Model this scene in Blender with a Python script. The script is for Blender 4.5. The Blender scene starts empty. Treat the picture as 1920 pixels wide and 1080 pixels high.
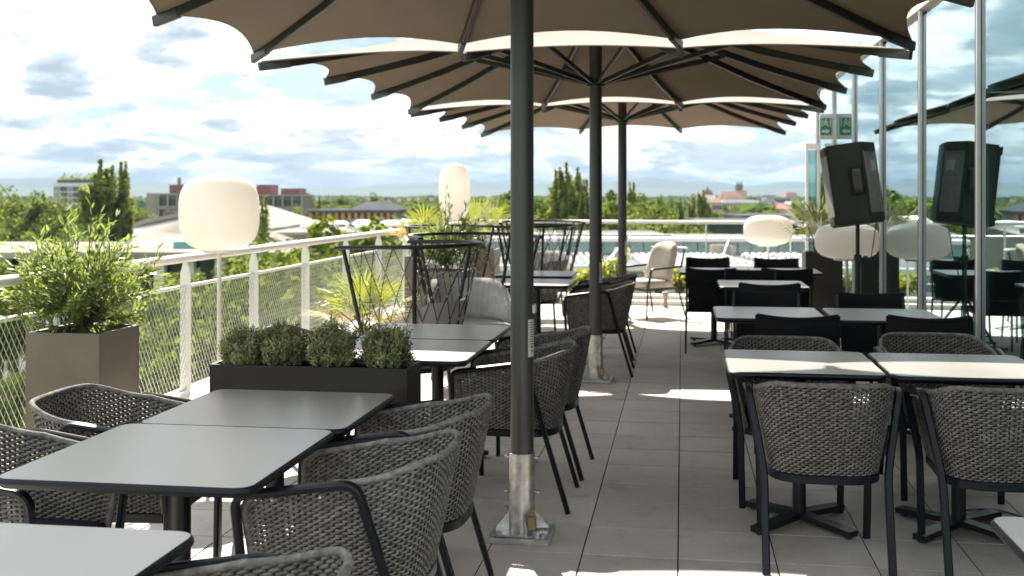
import bpy, bmesh, math, random
from mathutils import Vector, Matrix
R = math.radians
PI = math.pi
rnd = random.Random(7)

# ------------------------------------------------------------------ camera, sky, sun, exposure
scene = bpy.context.scene
COL = scene.collection
YAW = math.atan(319.0 / 2110.0)
CT, ST = math.cos(YAW), math.sin(YAW)
EYE = 1.513
GROUND = -14.0

cam_data = bpy.data.cameras.new('camera')
cam = bpy.data.objects.new('camera', cam_data)
COL.objects.link(cam)
cam.location = (0, 0, EYE)
cam.rotation_euler = (R(90), 0, YAW)
cam_data.sensor_width = 36.0
cam_data.lens = 2110.0 / 1920.0 * 36.0
cam_data.shift_y = -175.0 / 1920.0
cam_data.clip_start = 0.05
cam_data.clip_end = 30000
cam_data.dof.use_dof = True
cam_data.dof.focus_distance = 4.2
cam_data.dof.aperture_fstop = 4.5
scene.camera = cam

SUN_EL = R(41.2)
SUN_AZ = R(-20.5)          # from +Y, clockwise positive
world = bpy.data.worlds.new('World')
scene.world = world
world.use_nodes = True
wn, wl = world.node_tree.nodes, world.node_tree.links
wn.clear()
def N(nodes, kind, **kw):
    n = nodes.new(kind)
    for k, v in kw.items():
        if k in n.inputs.keys():
            n.inputs[k].default_value = v
        else:
            setattr(n, k, v)
    return n
def ramp(nodes, stops):
    n = nodes.new('ShaderNodeValToRGB')
    e = n.color_ramp.elements
    while len(e) > 1: e.remove(e[-1])
    for i, (p, c) in enumerate(stops):
        el = e[0] if i == 0 else e.new(p)
        el.position = p
        el.color = (c, c, c, 1) if isinstance(c, (int, float)) else (*c, 1)
    return n
def mixrgb(nodes, links, fac, a, b, blend='MIX'):
    n = nodes.new('ShaderNodeMix'); n.data_type = 'RGBA'; n.blend_type = blend
    for sock, v in ((n.inputs[0], fac), (n.inputs[6], a), (n.inputs[7], b)):
        if hasattr(v, 'is_output'): links.new(v, sock)
        elif isinstance(v, (int, float)): sock.default_value = v
        else: sock.default_value = (*v, 1)
    return n.outputs[2]
def vmath(nodes, links, op, a, b=None):
    n = nodes.new('ShaderNodeMath'); n.operation = op
    for i, v in enumerate((a, b)):
        if v is None: continue
        if hasattr(v, 'is_output'): links.new(v, n.inputs[i])
        else: n.inputs[i].default_value = v
    return n.outputs[0]

sky = N(wn, 'ShaderNodeTexSky')
sky.sky_type = 'NISHITA'; sky.sun_disc = False
sky.sun_elevation = SUN_EL; sky.sun_rotation = SUN_AZ
sky.air_density = 1.0; sky.dust_density = 0.6; sky.ozone_density = 1.2
tc = wn.new('ShaderNodeTexCoord')
sep = wn.new('ShaderNodeSeparateXYZ'); wl.new(tc.outputs['Generated'], sep.inputs[0])
zz = vmath(wn, wl, 'ADD', vmath(wn, wl, 'MAXIMUM', sep.outputs[2], 0.0), 0.24)
cx = vmath(wn, wl, 'DIVIDE', sep.outputs[0], zz)
cy = vmath(wn, wl, 'DIVIDE', sep.outputs[1], zz)
comb = wn.new('ShaderNodeCombineXYZ'); wl.new(cx, comb.inputs[0]); wl.new(cy, comb.inputs[1])
def cloud_noise(scale, detail, rough, off, dist=0.0):
    mp = wn.new('ShaderNodeMapping'); wl.new(comb.outputs[0], mp.inputs[0])
    mp.inputs['Location'].default_value = off
    t = N(wn, 'ShaderNodeTexNoise', Scale=scale, Detail=detail, Roughness=rough, Distortion=dist)
    wl.new(mp.outputs[0], t.inputs['Vector'])
    return t.outputs[0]
n_cov = cloud_noise(2.9, 10.0, 0.58, (3.1, 7.7, 0.0), 0.25)
n_shade = cloud_noise(4.0, 8.0, 0.55, (9.4, 2.2, 4.0), 0.2)
r_cov = ramp(wn, [(0.38, 0.0), (0.46, 0.6), (0.54, 1.0)]); wl.new(n_cov, r_cov.inputs[0])
r_sh = ramp(wn, [(0.37, (2.3, 2.95, 3.45)), (0.45, (4.4, 4.8, 5.15)), (0.52, (11.0, 10.9, 10.7))]); wl.new(n_shade, r_sh.inputs[0])
skyc = mixrgb(wn, wl, 0.80, sky.outputs[0], (2.8, 3.9, 4.7))
cloudc = mixrgb(wn, wl, r_cov.outputs[0], skyc, r_sh.outputs[0])
# the veil of thin cloud thickens towards the horizon
r_hz = ramp(wn, [(0.0, 0.7), (0.06, 0.25), (0.3, 0.0)]); wl.new(sep.outputs[2], r_hz.inputs[0])
skyf = mixrgb(wn, wl, r_hz.outputs[0], cloudc, (4.1, 4.5, 4.7))
bg = N(wn, 'ShaderNodeBackground', Strength=0.07)
wl.new(skyf, bg.inputs[0])
wo = wn.new('ShaderNodeOutputWorld'); wl.new(bg.outputs[0], wo.inputs[0])

sun_data = bpy.data.lights.new('sun', 'SUN')
sun_data.energy = 5.0
sun_data.angle = R(0.53)
sun_data.color = (1.0, 0.93, 0.82)
sun = bpy.data.objects.new('sun', sun_data)
COL.objects.link(sun)
to_sun = Vector((math.sin(SUN_AZ) * math.cos(SUN_EL), math.cos(SUN_AZ) * math.cos(SUN_EL), math.sin(SUN_EL)))
sun.rotation_euler = (-to_sun).to_track_quat('-Z', 'Y').to_euler()
sun.location = (-10, 30, 40)

vs = scene.view_settings
scene.display_settings.display_device = 'sRGB'
vs.view_transform = 'Standard'; vs.look = 'None'; vs.exposure = 1.6; vs.gamma = 1.0
vs.use_curve_mapping = False
scene.cycles.use_denoising = True
scene.cycles.max_bounces = 6
scene.cycles.transparent_max_bounces = 10
scene.cycles.diffuse_bounces = 3
scene.cycles.glossy_bounces = 3
scene.cycles.volume_bounces = 0
scene.cycles.caustics_reflective = False
scene.cycles.caustics_refractive = False
scene.cycles.sample_clamp_indirect = 6.0

# ------------------------------------------------------------------ materials
def material(name):
    m = bpy.data.materials.new(name); m.use_nodes = True
    nt = m.node_tree; nt.nodes.clear()
    out = nt.nodes.new('ShaderNodeOutputMaterial')
    return m, nt.nodes, nt.links, out
def pbr(name, col, rough=0.5, metal=0.0, var=0.12, scale=6.0, bump=0.0, bscale=60.0, spec=0.5, rvar=0.08,
        objvar=0.0, col2=None, coat=0.0, detail=5.0):
    m, n, l, out = material(name)
    p = n.new('ShaderNodeBsdfPrincipled')
    t = n.new('ShaderNodeTexCoord')
    no = N(n, 'ShaderNodeTexNoise', Scale=scale, Detail=detail, Roughness=0.6)
    l.new(t.outputs['Object'], no.inputs['Vector'])
    c2 = col2 if col2 else tuple(c * (1 - 2.2 * var) for c in col)
    c1 = tuple(min(1.0, c * (1 + var)) for c in col)
    r = ramp(n, [(0.32, 0.0), (0.68, 1.0)]); l.new(no.outputs[0], r.inputs[0])
    c = mixrgb(n, l, r.outputs[0], c2, c1)
    if objvar:
        oi = n.new('ShaderNodeObjectInfo')
        hsv = n.new('ShaderNodeHueSaturation')
        mr = N(n, 'ShaderNodeMapRange'); mr.inputs[3].default_value = 1 - objvar; mr.inputs[4].default_value = 1 + objvar
        l.new(oi.outputs['Random'], mr.inputs[0]); l.new(mr.outputs[0], hsv.inputs['Value'])
        l.new(c, hsv.inputs['Color']); c = hsv.outputs[0]
    l.new(c, p.inputs['Base Color'])
    p.inputs['Metallic'].default_value = metal
    p.inputs['Specular IOR Level'].default_value = spec
    p.inputs['Coat Weight'].default_value = coat
    mr2 = N(n, 'ShaderNodeMapRange'); mr2.inputs[3].default_value = max(0.02, rough - rvar); mr2.inputs[4].default_value = min(1, rough + rvar)
    l.new(no.outputs[0], mr2.inputs[0]); l.new(mr2.outputs[0], p.inputs['Roughness'])
    if bump:
        nb = N(n, 'ShaderNodeTexNoise', Scale=bscale, Detail=3.0); l.new(t.outputs['Object'], nb.inputs['Vector'])
        b = N(n, 'ShaderNodeBump', Strength=bump, Distance=0.01); l.new(nb.outputs[0], b.inputs['Height'])
        l.new(b.outputs[0], p.inputs['Normal'])
    l.new(p.outputs[0], out.inputs[0])
    return m
def thin(name, col, trans, var=0.15, scale=4.0, tcol=None, rough=0.6, gloss=0.0, objvar=0.0, col2=None, fine=0.0):
    """cloth, leaves, thin plastic: diffuse + translucent"""
    m, n, l, out = material(name)
    t = n.new('ShaderNodeTexCoord')
    no = N(n, 'ShaderNodeTexNoise', Scale=scale, Detail=5.0, Roughness=0.65); l.new(t.outputs['Object'], no.inputs['Vector'])
    r = ramp(n, [(0.32, 0.0), (0.68, 1.0)]); l.new(no.outputs[0], r.inputs[0])
    c = mixrgb(n, l, r.outputs[0], col2 if col2 else tuple(x * (1 - 2 * var) for x in col), tuple(x * (1 + var) for x in col))
    if fine:
        nf = N(n, 'ShaderNodeTexNoise', Scale=900.0, Detail=1.0); l.new(t.outputs['Object'], nf.inputs['Vector'])
        rf = ramp(n, [(0.3, 1 - fine), (0.7, 1.0)]); l.new(nf.outputs[0], rf.inputs[0])
        c = mixrgb(n, l, 1.0, c, rf.outputs[0], 'MULTIPLY')
    if objvar:
        oi = n.new('ShaderNodeObjectInfo'); hsv = n.new('ShaderNodeHueSaturation')
        mr = N(n, 'ShaderNodeMapRange'); mr.inputs[3].default_value = 1 - objvar; mr.inputs[4].default_value = 1 + objvar
        l.new(oi.outputs['Random'], mr.inputs[0]); l.new(mr.outputs[0], hsv.inputs['Value'])
        l.new(c, hsv.inputs['Color']); c = hsv.outputs[0]
    d = n.new('ShaderNodeBsdfDiffuse'); l.new(c, d.inputs[0])
    tr = n.new('ShaderNodeBsdfTranslucent')
    if tcol: l.new(mixrgb(n, l, 0.8, c, tcol), tr.inputs[0])
    else: l.new(c, tr.inputs[0])
    mx = N(n, 'ShaderNodeMixShader'); mx.inputs[0].default_value = trans
    l.new(d.outputs[0], mx.inputs[1]); l.new(tr.outputs[0], mx.inputs[2])
    last = mx.outputs[0]
    if gloss:
        g = N(n, 'ShaderNodeBsdfGlossy', Roughness=rough); g.inputs[0].default_value = (1, 1, 1, 1)
        lw = N(n, 'ShaderNodeLayerWeight', Blend=0.3)
        f = vmath(n, l, 'MULTIPLY', lw.outputs['Fresnel'], gloss)
        m2 = n.new('ShaderNodeMixShader'); l.new(f, m2.inputs[0]); l.new(last, m2.inputs[1]); l.new(g.outputs[0], m2.inputs[2])
        last = m2.outputs[0]
    l.new(last, out.inputs[0])
    return m
M = {}
def tile_mat():
    m, n, l, out = material('concrete_tile')
    p = n.new('ShaderNodeBsdfPrincipled'); g = n.new('ShaderNodeNewGeometry'); oi = n.new('ShaderNodeObjectInfo')
    def noise(sc, de, ro=0.6):
        t = N(n, 'ShaderNodeTexNoise', Scale=sc, Detail=de, Roughness=ro); l.new(g.outputs['Position'], t.inputs['Vector']); return t.outputs[0]
    big, mid, fine = noise(0.9, 5.0), noise(5.0, 6.0, 0.7), noise(160.0, 2.0)
    rb = ramp(n, [(0.35, (0.60, 0.555, 0.49)), (0.65, (0.69, 0.64, 0.57))]); l.new(big, rb.inputs[0])
    rm = ramp(n, [(0.30, 0.84), (0.48, 1.0), (0.75, 1.04)]); l.new(mid, rm.inputs[0])
    rf = ramp(n, [(0.30, 0.86), (0.60, 1.03)]); l.new(fine, rf.inputs[0])
    c = mixrgb(n, l, 1.0, mixrgb(n, l, 1.0, rb.outputs[0], rm.outputs[0], 'MULTIPLY'), rf.outputs[0], 'MULTIPLY')
    hsv = n.new('ShaderNodeHueSaturation'); mr = N(n, 'ShaderNodeMapRange'); mr.inputs[3].default_value = 0.91; mr.inputs[4].default_value = 1.07
    l.new(oi.outputs['Random'], mr.inputs[0]); l.new(mr.outputs[0], hsv.inputs['Value']); l.new(c, hsv.inputs['Color'])
    # dark specks and small droppings
    sp = noise(7.5, 2.0); rs = ramp(n, [(0.76, 0.0), (0.775, 1.0)]); l.new(sp, rs.inputs[0])
    l.new(mixrgb(n, l, vmath(n, l, 'MULTIPLY', rs.outputs[0], 0.6), hsv.outputs[0], (0.10, 0.085, 0.07)), p.inputs['Base Color'])
    p.inputs['Roughness'].default_value = 0.75; p.inputs['Specular IOR Level'].default_value = 0.35
    b = N(n, 'ShaderNodeBump', Strength=0.2, Distance=0.003); l.new(fine, b.inputs['Height']); l.new(b.outputs[0], p.inputs['Normal'])
    l.new(p.outputs[0], out.inputs[0])
    return m
M['tile'] = tile_mat()
M['slab'] = pbr('slab_concrete', (0.02, 0.019, 0.018), 0.95)
M['kerb'] = pbr('white_kerb', (0.78, 0.75, 0.70), 0.6, var=0.05, scale=3)
M['canopy'] = thin('taupe_cloth_sunlit', (0.44, 0.40, 0.36), 0.20, var=0.03, scale=1.2, tcol=(0.34, 0.24, 0.17), fine=0.12)  # upper copy of the cloth, sunlit brightness put into its colour
M['shaded_cloth'] = thin('taupe_cloth_shaded', (0.27, 0.218, 0.185), 0.06, var=0.04, scale=1.2, tcol=(0.30, 0.20, 0.14), fine=0.12)  # same cloth darkened, the underside's shade put into its colour
M['anth'] = pbr('anthracite_powder_coat', (0.038, 0.040, 0.044), 0.42, metal=0.35, var=0.06, bump=0.06, bscale=400)
M['pole'] = pbr('pole_anthracite', (0.088, 0.086, 0.086), 0.40, metal=0.5, var=0.06, scale=3, bump=0.04, bscale=500)
M['navy'] = pbr('navy_frame_paint', (0.0055, 0.0075, 0.0125), 0.40, metal=0.0, var=0.08, scale=8, spec=0.3)
M['galv'] = pbr('galvanised_steel', (0.62, 0.62, 0.60), 0.36, metal=0.9, var=0.16, scale=22, rvar=0.14, bump=0.1, bscale=40)
M['bolt'] = pbr('bolt_steel', (0.55, 0.55, 0.53), 0.3, metal=1.0, scale=40)
M['brass'] = pbr('padlock_brass', (0.35, 0.27, 0.14), 0.4, metal=0.9, scale=40)
M['rope'] = pbr('grey_rope', (0.255, 0.243, 0.222), 0.85, var=0.25, scale=45, bump=0.5, bscale=700, objvar=0.06, spec=0.2)
M['warp'] = pbr('warp_cord_shaded', (0.055, 0.052, 0.048), 0.9, var=0.2, scale=60, spec=0.1)  # cords darkened to paint the shade in the gaps of the weave
M['cush_navy'] = pbr('navy_cushion', (0.016, 0.020, 0.038), 0.85, var=0.15, scale=30, bump=0.3, bscale=500, spec=0.2)
M['top'] = pbr('table_laminate', (0.34, 0.33, 0.305), 0.30, var=0.05, scale=1.6, rvar=0.04, detail=1.0, objvar=0.12)
M['black'] = pbr('black_sling_cloth', (0.010, 0.010, 0.012), 0.8, var=0.12, scale=60, bump=0.3, bscale=900, spec=0.25)
M['blackmetal'] = pbr('black_metal', (0.016, 0.017, 0.019), 0.4, metal=0.2)
M['cord'] = pbr('black_cord', (0.022, 0.021, 0.02), 0.8)
M['knot'] = pbr('pale_cord_clip', (0.55, 0.52, 0.47), 0.5)
M['cushion'] = pbr('grey_cushion_cloth', (0.55, 0.54, 0.52), 0.9, var=0.05, scale=12, bump=0.25, bscale=400, spec=0.2)
M['cream_cushion'] = pbr('cream_cushion_cloth', (0.62, 0.57, 0.50), 0.9, var=0.05, scale=12, bump=0.25, bscale=400, spec=0.2)
M['bronze'] = pbr('bronze_planter', (0.165, 0.140, 0.120), 0.46, metal=0.45, var=0.10, scale=2.4, rvar=0.10, bump=0.05, bscale=300)
M['darkbox'] = pbr('dark_bronze_box', (0.022, 0.019, 0.017), 0.45, metal=0.2, var=0.10, scale=3.0)
M['soil'] = pbr('soil', (0.035, 0.025, 0.018), 0.95, var=0.3, scale=30, bump=1.0, bscale=60)
M['lamp'] = thin('white_lamp_plastic', (0.90, 0.88, 0.84), 0.55, var=0.01, tcol=(0.97, 0.92, 0.84), gloss=0.6, rough=0.25)
_n = M['lamp'].node_tree      # weak warm emission added to the lamp plastic
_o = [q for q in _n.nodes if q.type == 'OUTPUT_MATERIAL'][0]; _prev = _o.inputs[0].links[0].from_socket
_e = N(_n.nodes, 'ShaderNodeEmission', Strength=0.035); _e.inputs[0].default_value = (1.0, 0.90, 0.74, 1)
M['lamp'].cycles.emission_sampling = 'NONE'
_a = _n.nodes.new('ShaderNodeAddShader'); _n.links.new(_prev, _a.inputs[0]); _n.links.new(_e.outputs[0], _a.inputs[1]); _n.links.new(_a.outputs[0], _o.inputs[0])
M['white'] = pbr('white_paint', (0.86, 0.835, 0.79), 0.42, var=0.04, scale=5)
M['wire'] = pbr('steel_net', (0.60, 0.60, 0.57), 0.4, metal=0.5, var=0.1)
M['alu'] = pbr('pale_aluminium', (0.60, 0.60, 0.59), 0.38, metal=0.55, var=0.05, scale=3)
M['gasket'] = pbr('dark_gasket', (0.05, 0.05, 0.052), 0.5)
M['olive'] = thin('olive_leaf', (0.13, 0.185, 0.055), 0.5, var=0.35, scale=9, tcol=(0.37, 0.46, 0.09), gloss=0.35, rough=0.35)
M['bark'] = pbr('bark', (0.16, 0.115, 0.075), 0.9, var=0.25, scale=25, bump=0.8, bscale=60)
M['thyme'] = thin('thyme_leaf', (0.42, 0.44, 0.24), 0.38, var=0.4, scale=14, tcol=(0.20, 0.24, 0.07), col2=(0.21, 0.225, 0.10))
M['palm'] = thin('palm_leaf', (0.105, 0.165, 0.035), 0.5, var=0.3, scale=5, tcol=(0.48, 0.52, 0.05), gloss=0.6, rough=0.4)
M['palm_dry'] = thin('palm_leaf_yellowed', (0.36, 0.25, 0.045), 0.5, var=0.3, scale=6, tcol=(0.75, 0.50, 0.05), gloss=0.4, rough=0.4)
M['leafA'] = thin('broad_leaf', (0.15, 0.19, 0.06), 0.42, var=0.40, scale=0.35, tcol=(0.31, 0.37, 0.08), objvar=0.18)
M['leafB'] = thin('light_broad_leaf', (0.125, 0.170, 0.035), 0.40, var=0.40, scale=0.35, tcol=(0.28, 0.34, 0.045), objvar=0.15)
M['leafP'] = thin('poplar_leaf', (0.15, 0.18, 0.055), 0.45, var=0.45, scale=0.5, tcol=(0.38, 0.42, 0.07), objvar=0.12)
M['shrub'] = thin('yellow_green_leaf', (0.19, 0.24, 0.03), 0.45, var=0.35, scale=7, tcol=(0.55, 0.55, 0.04), gloss=0.3)
M['wood_far'] = thin('woodland_leaf', (0.10, 0.135, 0.04), 0.3, var=0.45, scale=0.05, tcol=(0.22, 0.28, 0.05))
M['spk'] = pbr('speaker_plastic', (0.024, 0.024, 0.023), 0.55, var=0.1, scale=30, bump=0.35, bscale=500)
M['spkgrey'] = pbr('speaker_grey_edge', (0.34, 0.34, 0.32), 0.6, var=0.1, scale=20)
M['handle'] = pbr('handle_plastic', (0.07, 0.07, 0.068), 0.5, var=0.1, scale=30)
M['label'] = pbr('pale_label', (0.62, 0.64, 0.58), 0.5, var=0.04)
M['print'] = pbr('grey_print', (0.16, 0.17, 0.16), 0.6)
M['sign'] = pbr('sign_white', (0.62, 0.63, 0.62), 0.45, var=0.03)
M['green'] = pbr('sign_green', (0.012, 0.20, 0.085), 0.45, var=0.05)
M['cable'] = pbr('blue_cable', (0.02, 0.09, 0.25), 0.5)
M['room'] = pbr('room_wall', (0.34, 0.39, 0.36), 0.9)
M['roomfloor'] = pbr('room_floor', (0.26, 0.26, 0.24), 0.6)
M['redroof'] = pbr('clay_roof', (0.27, 0.175, 0.145), 0.85, spec=0.0, var=0.15, scale=0.3)
M['brickred'] = pbr('red_cladding', (0.22, 0.085, 0.075), 0.7, var=0.1, scale=0.2)
M['concrete'] = pbr('concrete_wall', (0.27, 0.245, 0.21), 0.85, var=0.08, scale=0.15)
M['brown'] = pbr('brown_concrete', (0.17, 0.135, 0.10), 0.85, var=0.1, scale=0.15)
M['wallwhite'] = pbr('white_render', (0.70, 0.69, 0.66), 0.8, var=0.05, scale=0.1)
M['walltan'] = pbr('tan_render', (0.52, 0.40, 0.28), 0.85, var=0.06, scale=0.1)
M['wallpink'] = pbr('pink_render', (0.50, 0.36, 0.31), 0.85, var=0.06, scale=0.1)
M['roofwhite'] = pbr('white_membrane_roof', (0.34, 0.315, 0.28), 0.8, var=0.16, scale=0.12, spec=0.0)
M['roofgrey'] = pbr('grey_roof', (0.20, 0.21, 0.22), 0.75, spec=0.0, var=0.1, scale=0.2)
M['slate'] = pbr('slate_roof', (0.11, 0.115, 0.125), 0.7, spec=0.0, var=0.15, scale=0.3)
M['orange'] = pbr('ochre_pilaster', (0.46, 0.235, 0.075), 0.8, var=0.08, scale=0.3)
M['winglass'] = pbr('window_glass_far', (0.035, 0.045, 0.055), 0.15, var=0.2, scale=0.3)
M['teal'] = pbr('teal_glass', (0.16, 0.36, 0.34), 0.15, var=0.2, scale=0.2)
M['busblue'] = pbr('bus_blue', (0.02, 0.14, 0.42), 0.35, var=0.08)
M['tyre'] = pbr('tyre', (0.02, 0.02, 0.02), 0.85)
M['path'] = pbr('pale_path', (0.42, 0.37, 0.31), 0.9, var=0.08, scale=0.2)
M['road'] = pbr('asphalt', (0.055, 0.055, 0.056), 0.9, var=0.1, scale=0.3)
M['hill'] = pbr('hill_forest', (0.05, 0.075, 0.04), 0.95, var=0.2, scale=0.002)
M['bollard'] = pbr('taupe_bollard', (0.30, 0.25, 0.20), 0.5, metal=0.3)
def ground_mat():
    m, n, l, out = material('grass_and_fields')
    p = N(n, 'ShaderNodeBsdfPrincipled', Roughness=0.95)
    t = n.new('ShaderNodeTexCoord')
    a = N(n, 'ShaderNodeTexNoise', Scale=0.012, Detail=8.0, Roughness=0.6); l.new(t.outputs['Object'], a.inputs['Vector'])
    b = N(n, 'ShaderNodeTexNoise', Scale=0.6, Detail=6.0, Roughness=0.7); l.new(t.outputs['Object'], b.inputs['Vector'])
    ra = ramp(n, [(0.40, (0.10, 0.16, 0.025)), (0.60, (0.075, 0.11, 0.03))]); l.new(a.outputs[0], ra.inputs[0])
    rb = ramp(n, [(0.3, 0.7), (0.7, 1.15)]); l.new(b.outputs[0], rb.inputs[0])
    l.new(mixrgb(n, l, 1.0, ra.outputs[0], rb.outputs[0], 'MULTIPLY'), p.inputs['Base Color'])
    l.new(p.outputs[0], out.inputs[0])
    return m
M['ground'] = ground_mat()
def glass_mat():
    m, n, l, out = material('tinted_reflective_glass')
    tr = n.new('ShaderNodeBsdfTransparent'); tr.inputs[0].default_value = (0.56, 0.72, 0.68, 1)
    g = N(n, 'ShaderNodeBsdfGlossy', Roughness=0.0); g.inputs[0].default_value = (0.80, 0.945, 0.965, 1)
    lw = N(n, 'ShaderNodeLayerWeight', Blend=0.5)
    f = vmath(n, l, 'MULTIPLY', vmath(n, l, 'POWER', lw.outputs['Facing'], 1.8), 0.88)
    f = vmath(n, l, 'ADD', f, 0.04)
    mx = n.new('ShaderNodeMixShader'); l.new(f, mx.inputs[0]); l.new(tr.outputs[0], mx.inputs[1]); l.new(g.outputs[0], mx.inputs[2])
    l.new(mx.outputs[0], out.inputs[0])
    return m
M['glass'] = glass_mat()

# ------------------------------------------------------------------ mesh helpers
def V(*a): return Vector(a)
def fillet(pts, rad, n=5):
    pts = [Vector(p) for p in pts]
    out = [pts[0]]
    for i in range(1, len(pts) - 1):
        a, b, c = pts[i - 1], pts[i], pts[i + 1]
        r = rad[i - 1] if isinstance(rad, (list, tuple)) else rad
        if r <= 0:
            out.append(b); continue
        d1 = (a - b); d2 = (c - b)
        r1 = min(r, d1.length * 0.49); r2 = min(r, d2.length * 0.49)
        p0 = b + d1.normalized() * r1; p2 = b + d2.normalized() * r2
        for k in range(n + 1):
            t = k / n
            out.append(p0 * (1 - t) ** 2 + b * 2 * t * (1 - t) + p2 * t * t)
    out.append(pts[-1])
    return out
def ngon(r, n, r2=None):
    r2 = r if r2 is None else r2
    return [(r * math.cos(2 * PI * i / n), r2 * math.sin(2 * PI * i / n)) for i in range(n)]
def rrect(a, b, c=0.3):
    """octagonal rounded rectangle section, half sizes a, b"""
    k = min(a, b) * c
    return [(a, -b + k), (a, b - k), (a - k, b), (-a + k, b), (-a, b - k), (-a, -b + k), (-a + k, -b), (a - k, -b)]
class MB:
    def __init__(s): s.v = []; s.f = []; s.m = []
    def add(s, vs, fs, mi=0):
        o = len(s.v); s.v.extend([tuple(p) for p in vs]); s.f.extend([tuple(i + o for i in f) for f in fs]); s.m.extend([mi] * len(fs)); return s
    def box(s, x0, x1, y0, y1, z0, z1, mi=0, mat=None):
        vs = [V(x, y, z) for z in (z0, z1) for y in (y0, y1) for x in (x0, x1)]
        if mat: vs = [mat @ p for p in vs]
        return s.add(vs, [(0, 2, 3, 1), (4, 5, 7, 6), (0, 1, 5, 4), (2, 6, 7, 3), (0, 4, 6, 2), (1, 3, 7, 5)], mi)
    def cbox(s, x0, x1, y0, y1, z0, z1, c=0.004, mi=0, mat=None):
        """box with chamfered edges"""
        bm = bmesh.new()
        vs = [bm.verts.new((x, y, z)) for z in (z0, z1) for y in (y0, y1) for x in (x0, x1)]
        for f in [(0, 2, 3, 1), (4, 5, 7, 6), (0, 1, 5, 4), (2, 6, 7, 3), (0, 4, 6, 2), (1, 3, 7, 5)]:
            bm.faces.new([vs[i] for i in f])
        bmesh.ops.bevel(bm, geom=bm.edges[:], offset=c, segments=1, affect='EDGES')
        return s.frombm(bm, mi, mat)
    def frombm(s, bm, mi=0, mat=None):
        bm.verts.index_update()
        vs = [(mat @ v.co) if mat else v.co.copy() for v in bm.verts]
        s.add(vs, [[v.index for v in f.verts] for f in bm.faces], mi); bm.free(); return s
    def sweep(s, path, sec, ref=None, caps=True, mi=0, scale=None):
        path = [Vector(p) for p in path]
        n = len(path); k = len(sec)
        t = (path[1] - path[0]).normalized()
        ref = Vector(ref) if ref is not None else (V(0, 0, 1) if abs(t.z) < 0.9 else V(1, 0, 0))
        nor = (ref - t * ref.dot(t)).normalized()
        vs = []
        for i in range(n):
            if i == 0: tt = path[1] - path[0]
            elif i == n - 1: tt = path[-1] - path[-2]
            else: tt = (path[i + 1] - path[i]).normalized() + (path[i] - path[i - 1]).normalized()
            if tt.length < 1e-9: tt = t
            tt.normalize()
            nor = (nor - tt * nor.dot(tt))
            nor = nor.normalized() if nor.length > 1e-6 else tt.orthogonal().normalized()
            bi = tt.cross(nor)
            sc = scale[i] if scale else 1.0
            for a, b in sec: vs.append(path[i] + nor * (a * sc) + bi * (b * sc))
        fs = []
        for i in range(n - 1):
            for j in range(k):
                j2 = (j + 1) % k
                fs.append((i * k + j, i * k + j2, (i + 1) * k + j2, (i + 1) * k + j))
        if caps:
            fs.append(tuple(range(k - 1, -1, -1))); fs.append(tuple((n - 1) * k + j for j in range(k)))
        return s.add(vs, fs, mi)
    def tube(s, path, r, n=8, mi=0, caps=True, scale=None): return s.sweep(path, ngon(r, n), None, caps, mi, scale)
    def lathe(s, prof, n=24, mi=0, mat=None, capb=True, capt=True):
        vs = []; fs = []; k = len(prof)
        for i in range(n):
            a = 2 * PI * i / n
            for r, z in prof:
                p = V(r * math.cos(a), r * math.sin(a), z); vs.append(mat @ p if mat else p)
        for i in range(n):
            i2 = (i + 1) % n
            for j in range(k - 1): fs.append((i * k + j, i2 * k + j, i2 * k + j + 1, i * k + j + 1))
        if capb: fs.append(tuple(i * k for i in range(n - 1, -1, -1)))
        if capt: fs.append(tuple(i * k + k - 1 for i in range(n)))
        return s.add(vs, fs, mi)
    def prism(s, poly, z0, z1, mi=0, mat=None, top=None):
        n = len(poly); top = top or poly
        vs = [V(x, y, z0) for x, y in poly] + [V(x, y, z1) for x, y in top]
        if mat: vs = [mat @ p for p in vs]
        fs = [tuple(range(n - 1, -1, -1)), tuple(range(n, 2 * n))] + [(i, (i + 1) % n, n + (i + 1) % n, n + i) for i in range(n)]
        return s.add(vs, fs, mi)
    def mesh(s, name, mats, smooth=False):
        me = bpy.data.meshes.new(name)
        me.from_pydata(s.v, [], s.f)
        for m in (mats if isinstance(mats, (list, tuple)) else [mats]): me.materials.append(M[m])
        if any(s.m): me.polygons.foreach_set('material_index', s.m)
        if smooth:
            me.polygons.foreach_set('use_smooth', [True] * len(me.polygons))
            if smooth != 'all':
                me.set_sharp_from_angle(angle=R(smooth if not isinstance(smooth, bool) else 40))
        me.update()
        return me
    def build(s, name, mats, parent=None, smooth=False, kind=None):
        return obj(name, s.mesh(name, mats, smooth), parent, kind)
def obj(name, me, parent=None, kind=None):
    o = bpy.data.objects.new(name, me); COL.objects.link(o)
    if parent is not None: o.parent = parent
    if kind: o['kind'] = kind
    return o
def tag(o, label, cat, group=None):
    o['label'] = label; o['category'] = cat
    if group: o['group'] = group
    return o
def thing(name, label, cat, loc=(0, 0, 0), rz=0.0, group=None):
    o = bpy.data.objects.new(name, None); COL.objects.link(o)
    o.empty_display_size = 0.1
    o.location = loc; o.rotation_euler = (0, 0, rz)
    return tag(o, label, cat, group)
def struct(o): o['kind'] = 'structure'; return o
def dup(root, loc, rz, label, group=None, scale=None):
    r = root.copy(); COL.objects.link(r); r.location = loc; r.rotation_euler = (0, 0, rz); r['label'] = label
    if group: r['group'] = group
    if scale is not None: r.scale = (scale,) * 3 if isinstance(scale, (int, float)) else scale
    for ch in list(root.children):
        c = ch.copy(); COL.objects.link(c); c.parent = r
        for g in ch.children:
            d = g.copy(); COL.objects.link(d); d.parent = c
    return r
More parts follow.
